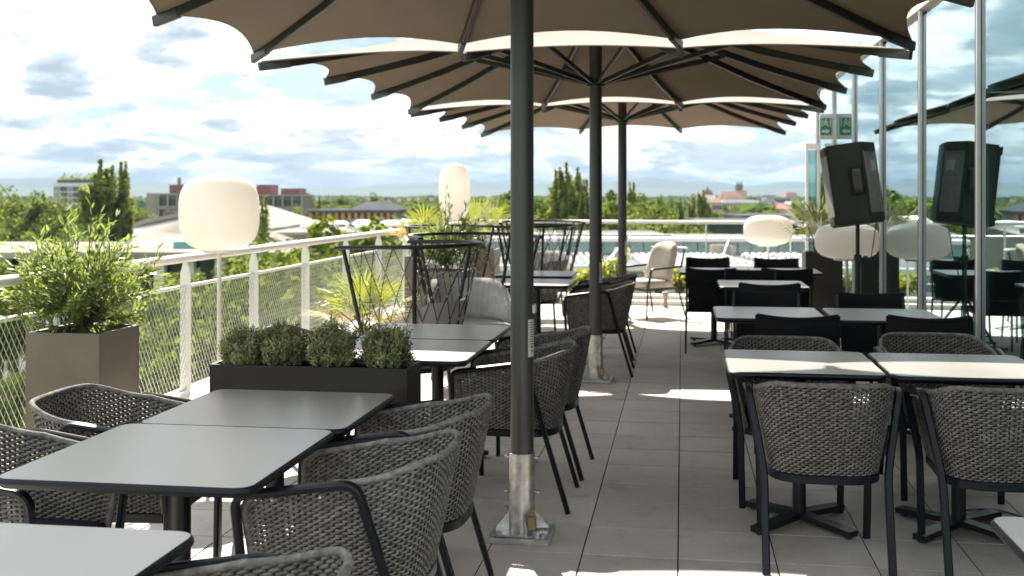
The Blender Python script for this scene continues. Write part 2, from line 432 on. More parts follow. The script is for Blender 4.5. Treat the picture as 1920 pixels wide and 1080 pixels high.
def bearing(px, depth):
    """ground position at a depth along the view axis, px being the column in the 1920 wide photograph"""
    r = (px - 960.0) / 2110.0
    return depth * (r * CT - ST), depth * (r * ST + CT)
def hgt(py, depth): return EYE - (py - 365.0) * depth / 2110.0
def lerp(a, b, t): return a + (b - a) * t
def smooth01(t): t = max(0.0, min(1.0, t)); return t * t * (3 - 2 * t)

# ------------------------------------------------------------------ ground far below, hills, sky haze
gm = MB(); S = 9500.0
gm.add([V(-S, -S, GROUND), V(S, -S, GROUND), V(S, S, GROUND), V(-S, S, GROUND)], [(0, 1, 2, 3)])
struct(gm.build('ground', 'ground'))
def ridge(name, dist, prof, depth, seed):
    r_ = random.Random(seed)
    b = MB(); xs = range(-2600, 4700, 20)
    rows = []
    def h_at(px):
        for (p0, y0), (p1, y1) in zip(prof, prof[1:]):
            if p0 <= px <= p1: return lerp(y0, y1, smooth01((px - p0) / (p1 - p0)))
        return prof[0][1] if px < prof[0][0] else prof[-1][1]
    for px in xs:
        ang = math.atan((px - 960) / 2110.0) if -2600 < px < 4700 else 0
        d = dist
        X, Y = bearing(px, d)
        top = (365 - h_at(px)) * d / 2110.0 + EYE + 3.5 * math.sin(px * 0.05 + seed) + 2.2 * math.sin(px * 0.131 + 2 * seed) + r_.uniform(-1.2, 1.2)
        u = V(X, Y, 0).normalized()
        row = []
        for k, (dd, hh) in enumerate(((-depth, -0.02), (-depth * 0.6, 0.30), (-depth * 0.25, 0.72), (0, 1.0), (depth * 0.5, 0.5), (depth, 0.0))):
            row.append(V(X, Y, 0) + u * (dd * (1 + r_.uniform(-.12, .12))) + V(0, 0, GROUND - 1 + (top - GROUND) * hh * (1 + (r_.uniform(-.08, .08) if k not in (3,) else 0))))
        rows.append(row)
    vs = [p for r0 in rows for p in r0]; k = 6
    fs = [(i * k + j, (i + 1) * k + j, (i + 1) * k + j + 1, i * k + j + 1) for i in range(len(rows) - 1) for j in range(k - 1)]
    b.add(vs, fs)
    return struct(b.build(name, 'hill', smooth='all'))
ridge('hills', 7400, [(-2600, 350), (-600, 330), (0, 334), (120, 333), (340, 343), (480, 352), (620, 354), (740, 345), (880, 338), (960, 342), (1100, 344), (1200, 333), (1320, 340), (1400, 347), (1470, 341), (1700, 344), (2400, 338), (4700, 345)], 900, 3)
ridge('hills', 5600, [(-2600, 360), (0, 352), (260, 350), (420, 358), (700, 357), (860, 352), (1000, 357), (1180, 350), (1330, 356), (1600, 352), (4700, 358)], 700, 8)

# lawn paths and street under the railing
b = MB()
for px0, d0, px1, d1, w in ((-260, 78, 60, 70, 3.2), (-200, 120, 90, 104, 2.4)):
    x0, y0 = bearing(px0, d0); x1, y1 = bearing(px1, d1)
    dv = (V(x1, y1, 0) - V(x0, y0, 0)).normalized(); nv = V(-dv.y, dv.x, 0) * w / 2
    b.add([V(x0, y0, GROUND + .03) - nv, V(x1, y1, GROUND + .03) - nv, V(x1, y1, GROUND + .03) + nv, V(x0, y0, GROUND + .03) + nv], [(0, 1, 2, 3)])
struct(b.build('path', 'path'))
b = MB()
x0, y0 = bearing(-300, 128); x1, y1 = bearing(640, 78)
dv = (V(x1, y1, 0) - V(x0, y0, 0)).normalized(); nv = V(-dv.y, dv.x, 0) * 3.4
b.add([V(x0, y0, GROUND + .05) - nv, V(x1, y1, GROUND + .05) - nv, V(x1, y1, GROUND + .05) + nv, V(x0, y0, GROUND + .05) + nv], [(0, 1, 2, 3)])
struct(b.build('road', 'road'))
ROAD_DIR = math.atan2(dv.y, dv.x)

# ------------------------------------------------------------------ terrace floor
TX0, TX1, TY1 = -3.42, 1.93, 15.42
slab = MB().box(-3.75, 9.0, -4.0, 17.9, -0.9, -0.005).build('terrace_floor', 'slab'); struct(slab)
MB().box(-3.78, -3.7, -4.0, 17.95, -13.9, -0.1).box(-3.78, 9.0, 17.92, 18.0, -13.9, -0.1).build('building_wall', 'wallwhite', slab)
tile_me = MB().cbox(0.003, 0.397, 0.005, 0.395, -0.055, 0.0, 0.0008).mesh('tile', 'tile')
far_tiles = MB()
cells = []
for i in range(-9, 5):
    for j in range(-20, 28):
        x, y = -0.017 + 0.4 * i, 4.728 + 0.4 * j
        if y > TY1 - 0.1 or y < -3.4: continue
        cells.append((i, j, x, y))
near = [c for c in cells if -3 <= c[1] <= 17 and c[0] >= -9]
near.sort(key=lambda c: c[3] + 0.25 * abs(c[2]))
near = set((c[0], c[1]) for c in near[:298])
for i, j, x, y in cells:
    wcut = min(0.3975, 1.945 - x)
    if (i, j) in near:
        t = obj('tile', tile_me, slab)
        t.location = (x, y, rnd.uniform(-0.0015, 0.0015)); t.rotation_euler = (rnd.uniform(-.002, .002), rnd.uniform(-.002, .002), 0)
    else:
        zz_ = rnd.uniform(-0.0015, 0.0015)
        far_tiles.cbox(x + .003, x + wcut, y + .005, y + .395, -0.055, zz_, 0.0008)
far_tiles.build('far_tiles', 'tile', slab, kind='stuff')
# white kerbs
b = MB().cbox(-3.66, -3.36, -4, 17.85, -0.05, 0.09, 0.01)
struct(b.build('kerb', 'kerb'))
b = MB().cbox(-3.34, 1.90, 15.46, 15.66, -0.05, 0.065, 0.01).cbox(-3.34, 1.90, 15.66, 15.90, -0.05, 0.125, 0.01)
struct(b.build('kerb', 'kerb'))
b = MB().box(-3.34, 1.90, 15.9, 17.5, -0.05, 0.06)
struct(b.build('soil_bed', 'soil'))

# ------------------------------------------------------------------ railings with steel net
def net_mesh(L, z0, z1, w=0.048, h=0.075, r=0.0023):
    b = MB(); H = z1 - z0; slope = h / w
    def clip(x0, sgn):
        # line x = x0 + sgn*(z-z0)/slope inside 0..L
        zs = [0, H]
        a, c = x0, x0 + sgn * H / slope
        lo, hi = 0.0, 1.0
        for v0, v1 in ((a, c),):
            d = v1 - v0
            for bound, s_ in ((0, 1), (L, -1)):
                f0, f1 = s_ * (v0 - bound), s_ * (v1 - bound)
                if f0 < 0 and f1 < 0: return None
                if f0 < 0: lo = max(lo, f0 / (f0 - f1))
                elif f1 < 0: hi = min(hi, f0 / (f0 - f1))
        if hi - lo < 1e-3: return None
        return (a + (c - a) * lo, H * lo), (a + (c - a) * hi, H * hi)
    k = int(L / w) + int(H / slope / w) + 3
    for i in range(-k, k):
        for sgn in (1, -1):
            q = clip(i * w, sgn)
            if q:
                (xa, za), (xb, zb) = q
                y = 0.0015 * sgn
                b.tube([(xa, y, z0 + za), (xb, y, z0 + zb)], r, 3, caps=False)
    return b.mesh('net', 'wire')
POST_STEP = 1.29
NET = net_mesh(POST_STEP - 0.02, 0.11, 0.845)
def railing(name, label, start, rz, n, first):
    t = thing(name, label, 'railing', start, rz)
    L = n * POST_STEP
    MB().tube([(0, 0, 1.05), (L, 0, 1.05)], 0.031, 12).build('top_rail', 'white', t, True)
    MB().tube([(0, 0, 0.85), (L, 0, 0.85)], 0.014, 8).build('middle_rail', 'white', t, True)
    MB().tube([(0, 0, 0.115), (L, 0, 0.115)], 0.007, 6).build('bottom_wire', 'wire', t, True)
    w = 0.038
    prof = [(-w, 0.0), (w, 0.0), (w, 0.94), (0.012, 1.035), (-0.012, 1.035), (-w, 0.94)]
    pm = MB()
    vs = [V(x, y, z) for y in (-0.008, 0.008) for x, z in prof]
    k = len(prof)
    pm.add(vs, [tuple(range(k)), tuple(range(2 * k - 1, k - 1, -1))] + [(i, i + k, (i + 1) % k + k, (i + 1) % k) for i in range(k)])
    pme = pm.mesh('post', 'white')
    for i in range(n + 1):
        p = obj('post', pme, t); p.location = (i * POST_STEP, 0.0, 0.0); p.rotation_euler = (0, 0, PI / 2)
        if i < n:
            q = obj('net', NET, t, 'stuff'); q.location = (i * POST_STEP + 0.01, -0.004, 0)
    return t
# left side: runs along +Y; posts at Y = 7.59 + k * 1.29
railing('railing', 'white metal railing with diamond steel net along the left side', (-3.5, 7.586 - 5 * POST_STEP, 0.01), PI / 2, 13, 0)
railing('railing', 'white metal railing at the far end beyond the yellow green shrubs', (-3.5, 7.586 + 8 * POST_STEP - 0.02, 0.03), 0, 5, 0)

# ------------------------------------------------------------------ glass front on the right
GX = 1.95
MULL = [2.4, 4.2, 6.0, 7.8, 9.62, 11.45, 13.25, 15.0, 16.75]
fac = thing('glass_facade', 'tall reflective glass wall with pale metal mullions on the right', 'glass wall', (GX, 0, 0))
ROOF_Z = 3.02
for i, y in enumerate(MULL):
    m_ = MB().cbox(-0.035, 0.03, y - 0.028, y + 0.028, 0.0, ROOF_Z, 0.004).build('mullion', 'alu', fac)
    MB().box(-0.010, 0.028, y - 0.0300, y - 0.0275, 0.0, ROOF_Z - .01).box(-0.0375, -0.0345, y + 0.004, y + 0.012, 0.0, ROOF_Z - .01).build('gasket', 'gasket', m_)
for y0, y1 in zip(MULL, MULL[1:]):
    MB().box(-0.006, 0.006, y0 + 0.029, y1 - 0.029, 0.09, ROOF_Z - 0.05).build('pane', 'glass', fac)
MB().cbox(-0.045, 0.05, MULL[0] - .03, MULL[-1] + .04, ROOF_Z + 0.001, ROOF_Z + 0.10, 0.005).build('top_rail', 'white', fac)
MB().cbox(-0.03, 0.03, MULL[0] - .03, MULL[-1] + .03, 0.003, 0.088, 0.004).build('bottom_rail', 'alu', fac)
# an opened door leaf frame near the far end
d = MB()
d.cbox(-0.24, -0.20, 16.2, 16.25, 0, 2.15, 0.004).cbox(-0.08, -0.04, 16.2, 16.25, 0.1, 2.15, 0.004).cbox(-0.24, -0.04, 16.2, 16.25, 2.151, 2.23, 0.004)
dd = d.build('door_frame', 'white', fac)
MB().box(-0.20, -0.08, 16.222, 16.23, 0.1, 2.14).build('pane', 'glass', dd)
room = thing('building', 'dark room behind the glass wall on the right', 'building', (GX, 0, 0))
MB().box(0.06, 6.5, 2.3, 16.7, -0.05, 0.012).build('floor', 'roomfloor', room)
MB().box(6.4, 6.6, 2.3, 16.9, 0.013, 2.95).box(0.06, 6.4, 16.72, 16.88, 0.013, 2.95).box(0.06, 6.4, 2.2, 2.34, 0.013, 2.95).build('wall', 'room', room)
MB().box(0.051, 6.7, 2.2, 16.9, ROOF_Z - 0.04, ROOF_Z + 0.09).build('roof', 'wallwhite', room)

# ------------------------------------------------------------------ parasols
def umbrella(label, loc, rim, first=None):
    t = thing('parasol', label, 'parasol', loc, 0, 'parasols in a row down the terrace')
    H = 2.05; peak = rim + 0.64; hub = rim - 0.01
    # rib ends round the square
    ends = []
    for k in range(12):
        side, q = divmod(k, 3)
        a = -H + 2 * H * q / 3
        x, y = [(a, -H), (H, a), (-a, H), (-H, -a)][side]
        corner = (q == 0)
        ends.append((V(x, y, rim - (0.035 if corner else 0.0)), corner))
    def rib(e, tt):
        z = lerp(peak, e.z, tt) - 0.05 * math.sin(PI * tt) * tt
        return V(e.x * tt, e.y * tt, z)
    # canopy
    b = MB(); NS, NT = 10, 12
    for i in range(12):
        e0, e1 = ends[i][0], ends[(i + 1) % 12][0]
        o = len(b.v); vs = []
        for a in range(NT + 1):
            tt = a / NT
            for c in range(NS + 1):
                s_ = c / NS
                arch = 4 * s_ * (1 - s_)
                t2 = tt * (1 - 0.075 * arch * tt ** 4)
                p = rib(e0, t2) * (1 - s_) + rib(e1, t2) * s_
                p.z += -0.035 * arch * tt * (1 - tt) * 2 + 0.012 * arch * tt ** 3
                vs.append(p)
        w = NS + 1
        b.add(vs, [(a * w + c, a * w + c + 1, (a + 1) * w + c + 1, (a + 1) * w + c) for a in range(NT) for c in range(NS)])
    # hem: thin turned edge
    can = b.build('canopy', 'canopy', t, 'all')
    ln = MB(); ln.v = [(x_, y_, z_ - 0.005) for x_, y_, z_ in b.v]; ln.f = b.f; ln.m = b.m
    ln.build('shaded_cloth', 'shaded_cloth', can, 'all')  # darkened copy of the canopy cloth, painted as its shaded underside
    h2 = MB()
    for i in range(12):
        e0, e1 = ends[i][0], ends[(i + 1) % 12][0]
        pts = []
        for c in range(NS + 1):
            s_ = c / NS; arch = 4 * s_ * (1 - s_); t2 = 1 - 0.075 * arch
            p = rib(e0, t2) * (1 - s_) + rib(e1, t2) * s_; p.z += 0.012 * arch - 0.003
            pts.append(p)
        h2.tube(pts, 0.005, 5)
    h2.build('hem', 'shaded_cloth', can)
    hubz = hub
    MB().lathe([(0.075, -0.03), (0.075, 0.03)], 16).build('hub', 'anth', t, True).location = (0, 0, hubz)
    MB().lathe([(0.09, -0.012), (0.09, 0.012)], 16).build('upper_collar', 'anth', t, True).location = (0, 0, hubz + 0.35)
    for i in range(12):
        e, corner = ends[i]
        u = V(e.x, e.y, 0).normalized()
        pts = [rib(e, q) - V(0, 0, 0.036) for q in (0.03, 0.35, 0.65, 0.94)] 
        tipa = rib(e, 0.93) - V(0, 0, 0.036); tipb = rib(e, 1.0) + u * 0.018 - V(0, 0, 0.038)
        r_ = MB().sweep(pts, rrect(0.026, 0.014), (0, 0, 1)).build('rib', 'anth', t)
        MB().sweep([tipa, tipb], rrect(0.029, 0.017), (0, 0, 1)).build('end_cap', 'pole', r_)
        # strut from the hub to the middle of the rib
        att = rib(e, 0.50 if not corner else 0.44) - V(0, 0, 0.065)
        s0 = u * 0.06 + V(0, 0, hubz)
        MB().sweep([s0, att], rrect(0.018, 0.013), (0, 0, 1)).cbox(-0.02, 0.02, -0.02, 0.02, -0.02, 0.04, 0.004, mat=Matrix.Translation(att)).build('strut', 'anth', t)
    MB().lathe([(0.0515, 0.16), (0.0515, peak - 0.02)], 28).build('pole', 'pole', t, True)
    # galvanised foot
    MB().lathe([(0.0585, 0.036), (0.0585, 0.375), (0.0535, 0.375), (0.0535, 0.30)], 28, capt=False).build('ground_sleeve', 'galv', t, True)
    MB().cbox(-0.135, 0.135, -0.125, 0.125, 0.0, 0.028, 0.003).cbox(-0.12, 0.06, -0.115, 0.115, 0.029, 0.037, 0.002).build('base_plate', 'galv', t)
    for k in range(4):
        a = PI / 4 + k * PI / 2 - 0.5
        mt = Matrix.Rotation(a, 4, 'Z')
        g = MB(); pr = [(0.055, 0.037), (0.118, 0.037), (0.118, 0.045), (0.058, 0.115)]
        vs = [mt @ V(x, y, z) for y in (-0.004, 0.004) for x, z in pr]
        g.add(vs, [(0, 1, 2, 3), (7, 6, 5, 4)] + [(i, i + 4, (i + 1) % 4 + 4, (i + 1) % 4) for i in range(4)])
        g.build('gusset', 'galv', t)
    for z in (0.35, 0.20, 0.125):
        for s_ in (-1, 1):
            if z == 0.125 and s_ == 1: continue
            q = MB().tube([(s_ * 0.055, 0, z), (s_ * 0.072, 0, z)], 0.006, 8).tube([(s_ * 0.068, 0, z), (s_ * 0.078, 0, z)], 0.0095, 6)
            q.build('bolt', 'bolt', t)
    for x, y in ((-0.09, -0.09), (0.1, -0.09), (-0.1, 0.08), (0.1, 0.09)):
        MB().lathe([(0.012, 0.028), (0.012, 0.044), (0.009, 0.046)], 8).build('bolt', 'bolt', t).location = (x, y, 0)
    MB().cbox(0.036, 0.072, -0.092, -0.072, 0.055, 0.115, 0.003).tube(fillet([(0.042, -0.08, 0.115), (0.042, -0.08, 0.145), (0.066, -0.08, 0.145), (0.066, -0.08, 0.115)], 0.012), 0.003, 6).build('padlock', 'brass', t)
    # printed care label wrapped on the pole
    a0, a1 = R(-52), R(6)
    lab = MB(); vs = []
    for k in range(7):
        a = lerp(a0, a1, k / 6)
        for z in (0.80, 0.965): vs.append(V(0.0523 * math.cos(a), 0.0523 * math.sin(a), z))
    lab.add(vs, [(2 * k, 2 * k + 2, 2 * k + 3, 2 * k + 1) for k in range(6)])
    lo = lab.build('label', 'label', t)
    pr = MB()
    rr = random.Random(3)
    for k in range(11):
        z = 0.95 - k * 0.0105
        vs = []
        aa1 = R(2 - rr.uniform(0, 14))
        for q in range(5):
            a = lerp(R(-46), aa1, q / 4)
            for zq in (z, z + 0.003): vs.append(V(0.0528 * math.cos(a), 0.0528 * math.sin(a), zq))
        pr.add(vs, [(2 * q, 2 * q + 2, 2 * q + 3, 2 * q + 1) for q in range(4)])
    for k, z in enumerate((0.822, 0.838)):
        vs = [V(0.0528 * math.cos(R(a)), 0.0528 * math.sin(R(a)), zq) for a, zq in ((-34, z), (-20, z), (-27, z + .011))]
        pr.add(vs, [(0, 1, 2)])
    pr.build('print', 'print', lo)
    # crank box and eyelet
    MB().cbox(0.046, 0.062, -0.02, 0.02, 0.99, 1.03, 0.003).build('lock_plate', 'alu', t)
    MB().tube([V(0.053 + 0.012 * math.sin(q * 2 * PI / 12), -0.01, rim - 0.04 + 0.03 * math.cos(q * 2 * PI / 12)) for q in range(13)], 0.003, 5).build('eyelet', 'bolt', t)
    return t
UMB = [(-0.70, 4.93, 2.47), (-0.695, 9.15, 2.43), (-0.70, 13.38, 2.41)]
umbrella('nearest taupe parasol whose pole stands in the middle of the picture', (UMB[0][0], UMB[0][1], 0), UMB[0][2])
umbrella('second taupe parasol, in the middle of the row of three', (UMB[1][0], UMB[1][1], 0), UMB[1][2])
umbrella('farthest taupe parasol, its foot in the sun by the cream armchair', (UMB[2][0], UMB[2][1], 0), UMB[2][2])

# ------------------------------------------------------------------ tables
def table_proto(wx, wy, h):
    t = thing('table', '', 'table', (0, 0, 0), 0, 'dark square terrace tables')
    def loop(ins, z, r=0.055, n=6):
        a, c = wx / 2 - ins, wy / 2 - ins; rr = max(0.01, r - ins); pts = []
        for q, (sx, sy) in enumerate(((1, 1), (-1, 1), (-1, -1), (1, -1))):
            for k in range(n + 1):
                an = q * PI / 2 + PI / 2 * k / n
                pts.append(V(sx * (a - rr) + rr * math.cos(an), sy * (c - rr) + rr * math.sin(an), z))
        return pts
    b = MB()
    loops = [loop(0.035, h - 0.032), loop(0.014, h - 0.029), loop(0.003, h - 0.020), loop(0.0, h - 0.013), loop(0.002, h - 0.005), loop(0.006, h - 0.001), loop(0.009, h)]
    n = len(loops[0])
    b.add([p for l_ in loops for p in l_], [(i * n + j, i * n + (j + 1) % n, (i + 1) * n + (j + 1) % n, (i + 1) * n + j) for i in range(len(loops) - 1) for j in range(n)] + [tuple(range(n - 1, -1, -1))], 0)
    b.add(loops[-1], [tuple(range(n))], 1)
    b.build('table_top', ['navy', 'top'], t, 30)
    MB().cbox(-0.17, 0.17, -0.17, 0.17, h - 0.042, h - 0.033, 0.002).lathe([(0.034, 0.03), (0.034, h - 0.042)], 20).build('column', 'blackmetal', t, 40)
    for k in range(4):
        mt = Matrix.Rotation(PI / 4 + k * PI / 2, 4, 'Z')
        f = MB().sweep([mt @ V(0.0, 0, 0.045), mt @ V(0.33, 0, 0.026)], [(0.012, -0.034), (0.012, 0.034), (-0.014, 0.034), (-0.014, -0.034)], (0, 0, 1)).build('foot', 'blackmetal', t)
        MB().lathe([(0.018, 0.0), (0.018, 0.016)], 10, mat=mt @ Matrix.Translation((0.30, 0, 0))).build('glide', 'gasket', f)
    return t
TB = table_proto(0.745, 0.76, 0.745)
TB.location = (-1.485, 3.175, 0); TB['label'] = 'dark grey square table in the left foreground, between four woven armchairs'
def table(x, y, label, dz=0.0, sc=(1, 1, 1)):
    return dup(TB, (x, y, dz), 0, label, scale=sc)
table(-1.455, 2.055, 'dark table cut off by the bottom left corner of the picture')
table(-1.478, 3.955, 'dark table in front of the low planter box of thyme', 0, (1, 0.92, 0.983))
table(-1.355, 5.47, 'dark table right behind the low planter box of thyme')
table(-1.36, 6.20, 'dark table in front of the nearest black cord lounge chair', 0, (1, 0.9, 1))
table(-1.32, 9.83, 'sunlit pale topped table just left of the second parasol pole')
table(-1.40, 10.92, 'far left table beside the black cord lounge chairs')
table(0.533, 5.325, 'left one of the two pushed together tables at the woven chairs on the right', 0, (0.90, 0.97, 1))
table(1.232, 5.315, 'right one of the two pushed together tables at the woven chairs, by the glass', 0, (0.93, 0.97, 1))
table(1.09, 2.46, 'table corner poking in at the bottom right edge')
table(0.55, 7.50, 'left one of the two tables between black sling chairs', 0, (0.92, 1, 1))
table(1.27, 7.49, 'right one of the two tables between black sling chairs, by the glass', 0, (0.92, 1, 1))
table(0.68, 9.93, 'single table with black sling chairs, third from the front on the right')
table(0.32, 11.62, 'far right table, its left end over the sunlit floor', 0, (0.93, 1, 1))
table(1.02, 11.66, 'far right table near the flat white lamp and planter', 0, (0.93, 1, 1))

# ------------------------------------------------------------------ woven armchairs (local +x is the front)
def woven_proto():
    t = thing('woven_armchair', '', 'armchair', (0, 0, 0), 0, 'grey woven rope armchairs')
    def plan(s, hw, xf, xs, bx):
        """s in -1..1 round the shell: arm, back, arm"""
        a = abs(s); sg = 1 if s > 0 else -1
        fs = 0.40
        if a > 1 - fs:
            q = (a - (1 - fs)) / fs
            return lerp(xs, xf, q), sg * (hw - 0.012 * q)
        th = a / (1 - fs) * PI / 2
        n = 3.2
        cx_, sy_ = math.cos(th), math.sin(th)
        return xs - bx * abs(cx_) ** (2 / n), sg * hw * abs(sy_) ** (2 / n)
    def top(s):
        a = abs(s)
        z = 0.662 + 0.035 * smooth01((1 - a) / 0.42) + 0.062 * smooth01((0.72 - a) / 0.5)
        q = (a - 0.90) / 0.10
        if q > 0: z -= 0.045 * (1 - math.sqrt(max(0, 1 - q * q)))
        return z
    def P(s, v):
        bx_, by_ = plan(s, 0.218, 0.238, -0.005, 0.215)
        tx_, ty_ = plan(s, 0.272, 0.258, -0.02, 0.275)
        k = v + 0.14 * v * (1 - v)
        return V(lerp(bx_, tx_, k), lerp(by_, ty_, k), lerp(0.386, top(s), v))
    # arc length parameters at the rim
    S_ = [-1 + 2 * i / 600 for i in range(601)]
    acc = [0.0]
    for a, c in zip(S_, S_[1:]): acc.append(acc[-1] + (P(c, 0.7) - P(a, 0.7)).length)
    def s_at(u):
        d_ = u * acc[-1]
        lo, hi = 0, 600
        while hi - lo > 1:
            m_ = (lo + hi) // 2
            if acc[m_] < d_: lo = m_
            else: hi = m_
        f = (d_ - acc[lo]) / max(1e-9, acc[hi] - acc[lo])
        return lerp(S_[lo], S_[hi], f)
    NR, ROWS = 84, 37
    ss = [s_at(i / NR) for i in range(NR + 1)]
    b = MB()
    r_ = random.Random(5)
    for j in range(ROWS):
        v = (j + 0.5) / ROWS * 0.985
        pts = []
        for i in range(NR + 1):
            p = P(ss[i], v); e = 0.004
            tg = (P(min(1, ss[i] + e), v) - P(max(-1, ss[i] - e), v)).normalized()
            up = (P(ss[i], min(1, v + .02)) - P(ss[i], max(0, v - .02))).normalized()
            nn = tg.cross(up).normalized()
            off = 0.0044 * (1 if (i + j) % 2 else -1)
            pts.append(p + nn * off + up * r_.uniform(-0.0012, 0.0012))
            if i < NR:
                sm = 0.5 * (ss[i] + ss[i + 1]); pts.append(P(sm, v) + up * (0.0012 if (i + j) % 2 else -0.0012))
        b.sweep(pts, [(0.0053, 0), (0, 0.0037), (-0.0053, 0), (0, -0.0037)], (0, 0, 1))
    sh = b.build('woven_shell', 'rope', t, 'all', 'stuff')
    b = MB()
    for i in range(0, NR + 1):
        b.tube([P(ss[i], v) for v in (0, 0.25, 0.5, 0.75, 1.0)], 0.0038, 5, caps=False)
    b.build('warp_cords', 'warp', sh, 'all', 'stuff')
    # wrapped rim
    b = MB(); n = 440; path = [P(s_at(i / n), 1.0) for i in range(n + 1)]
    path = [P(-1, q) for q in (0.0, 0.4, 0.8)] + path + [P(1, q) for q in (0.8, 0.4, 0.0)]
    b.sweep(path, ngon(0.0105, 7), (0, 0, 1), scale=[1.06 if i % 2 else 0.90 for i in range(len(path))])
    b.build('wrapped_rim', 'rope', t, 'all')
    # seat frame band
    b = MB(); path = [P(s_at(i / 40), 0.0) for i in range(41)]
    path = [p * 1.0 + V(0, 0, -0.018) for p in path]
    b.sweep(path, rrect(0.017, 0.010), (0, 0, 1))
    b.sweep([(0.235, -0.20, 0.368), (0.235, 0.20, 0.368)], rrect(0.017, 0.012), (0, 0, 1))
    b.build('seat_frame', 'navy', t, 40)
    # cushion
    b = MB(); rings = []
    for z, k in ((0.372, 0.90), (0.385, 0.955), (0.425, 0.965), (0.447, 0.94), (0.456, 0.86), (0.459, 0.45)):
        pts = []
        for i in range(29):
            s = -1 + 2 * i / 28
            x, y = plan(s, 0.212, 0.255, -0.005, 0.20)
            pts.append(V(x * k + 0.004, y * k, z))
        rings.append(pts)
    n = 29
    b.add([p for r0 in rings for p in r0], [(i * n + j, i * n + (j + 1) % n, (i + 1) * n + (j + 1) % n, (i + 1) * n + j) for i in range(len(rings) - 1) for j in range(n)] + [tuple((len(rings) - 1) * n + j for j in range(n))])
    b.build('seat_cushion', 'cush_navy', t, 50)
    for sg in (-1, 1):
        A = [(0.262, sg * 0.228, 0.0), (0.266, sg * 0.236, 0.38), (0.274, sg * 0.292, 0.665), (-0.085, sg * 0.303, 0.715), (-0.170, sg * 0.243, 0.385), (-0.285, sg * 0.243, 0.0)]
        full = fillet(A, [0.05, 0.045, 0.05, 0.07], 6)
        # split: front leg up to the bend, arm with both bends, rear leg
        i1 = min(range(len(full)), key=lambda i: abs(full[i].z - 0.62) + (10 if full[i].x < 0.2 else 0))
        i2 = len(full) - 1 - 7 - 1
        sec = rrect(0.0108, 0.0158, 0.5)
        MB().sweep(full[:i1 + 1], sec, (1, 0, 0)).build('leg', 'navy', t, 40)
        MB().sweep(full[i1:i2 + 1], sec, (1, 0, 0)).build('armrest', 'navy', t, 40)
        MB().sweep(full[i2:], sec, (1, 0, 0)).build('leg', 'navy', t, 40)
        for q in (0.16, 0.02):
            MB().tube([(q, sg * 0.262, 0.668 - 0.02 * q / .2), (q, sg * 0.300, 0.674 - 0.02 * q / .2)], 0.004, 6).build('clip', 'knot', t)
    MB().cbox(-0.228, -0.2265, -0.02, 0.02, 0.360, 0.372, 0.0004).build('maker_tag', 'knot', t)
    return t
W0 = woven_proto()
W0.location = (-0.975, 3.31, 0); W0.rotation_euler.z = R(180)
W0['label'] = 'grey woven armchair on the right of the left foreground table, nearer of two'
def wchair(x, y, deg, label): return dup(W0, (x, y, 0), R(deg), label)
wchair(-0.985, 3.97, 179, 'grey woven armchair on the right of the left foreground tables, farther of two')
wchair(-0.955, 2.08, 182, 'grey woven armchair mostly cut off by the bottom edge of the picture')
wchair(-2.10, 3.23, 0, 'grey woven armchair cut off by the left edge, under the foreground table')
wchair(-2.06, 3.95, 2, 'grey woven armchair in front of the tall bronze planter, rim in the sun')
wchair(-0.82, 5.56, 180, 'grey woven armchair half hidden behind the nearest parasol pole')
wchair(-0.80, 6.20, 178, 'grey woven armchair just behind the one at the nearest parasol pole')
wchair(-2.02, 6.02, 0, 'grey woven armchair whose rim peeks out behind the thyme bushes')
wchair(0.575, 4.87, 90, 'left woven armchair of two seen from behind on the right')
wchair(1.265, 4.86, 91, 'right woven armchair of two seen from behind, cut off by the right edge')
wchair(0.52, 5.80, -91, 'left woven armchair facing the camera across the right hand tables')
wchair(1.31, 6.06, -89, 'right woven armchair facing the camera across the right hand tables')
wchair(-0.70, 9.62, 181, 'grey woven armchair just left of the second parasol pole, nearer of two')
wchair(-0.72, 10.55, 180, 'grey woven armchair behind the second parasol pole, farther of two')

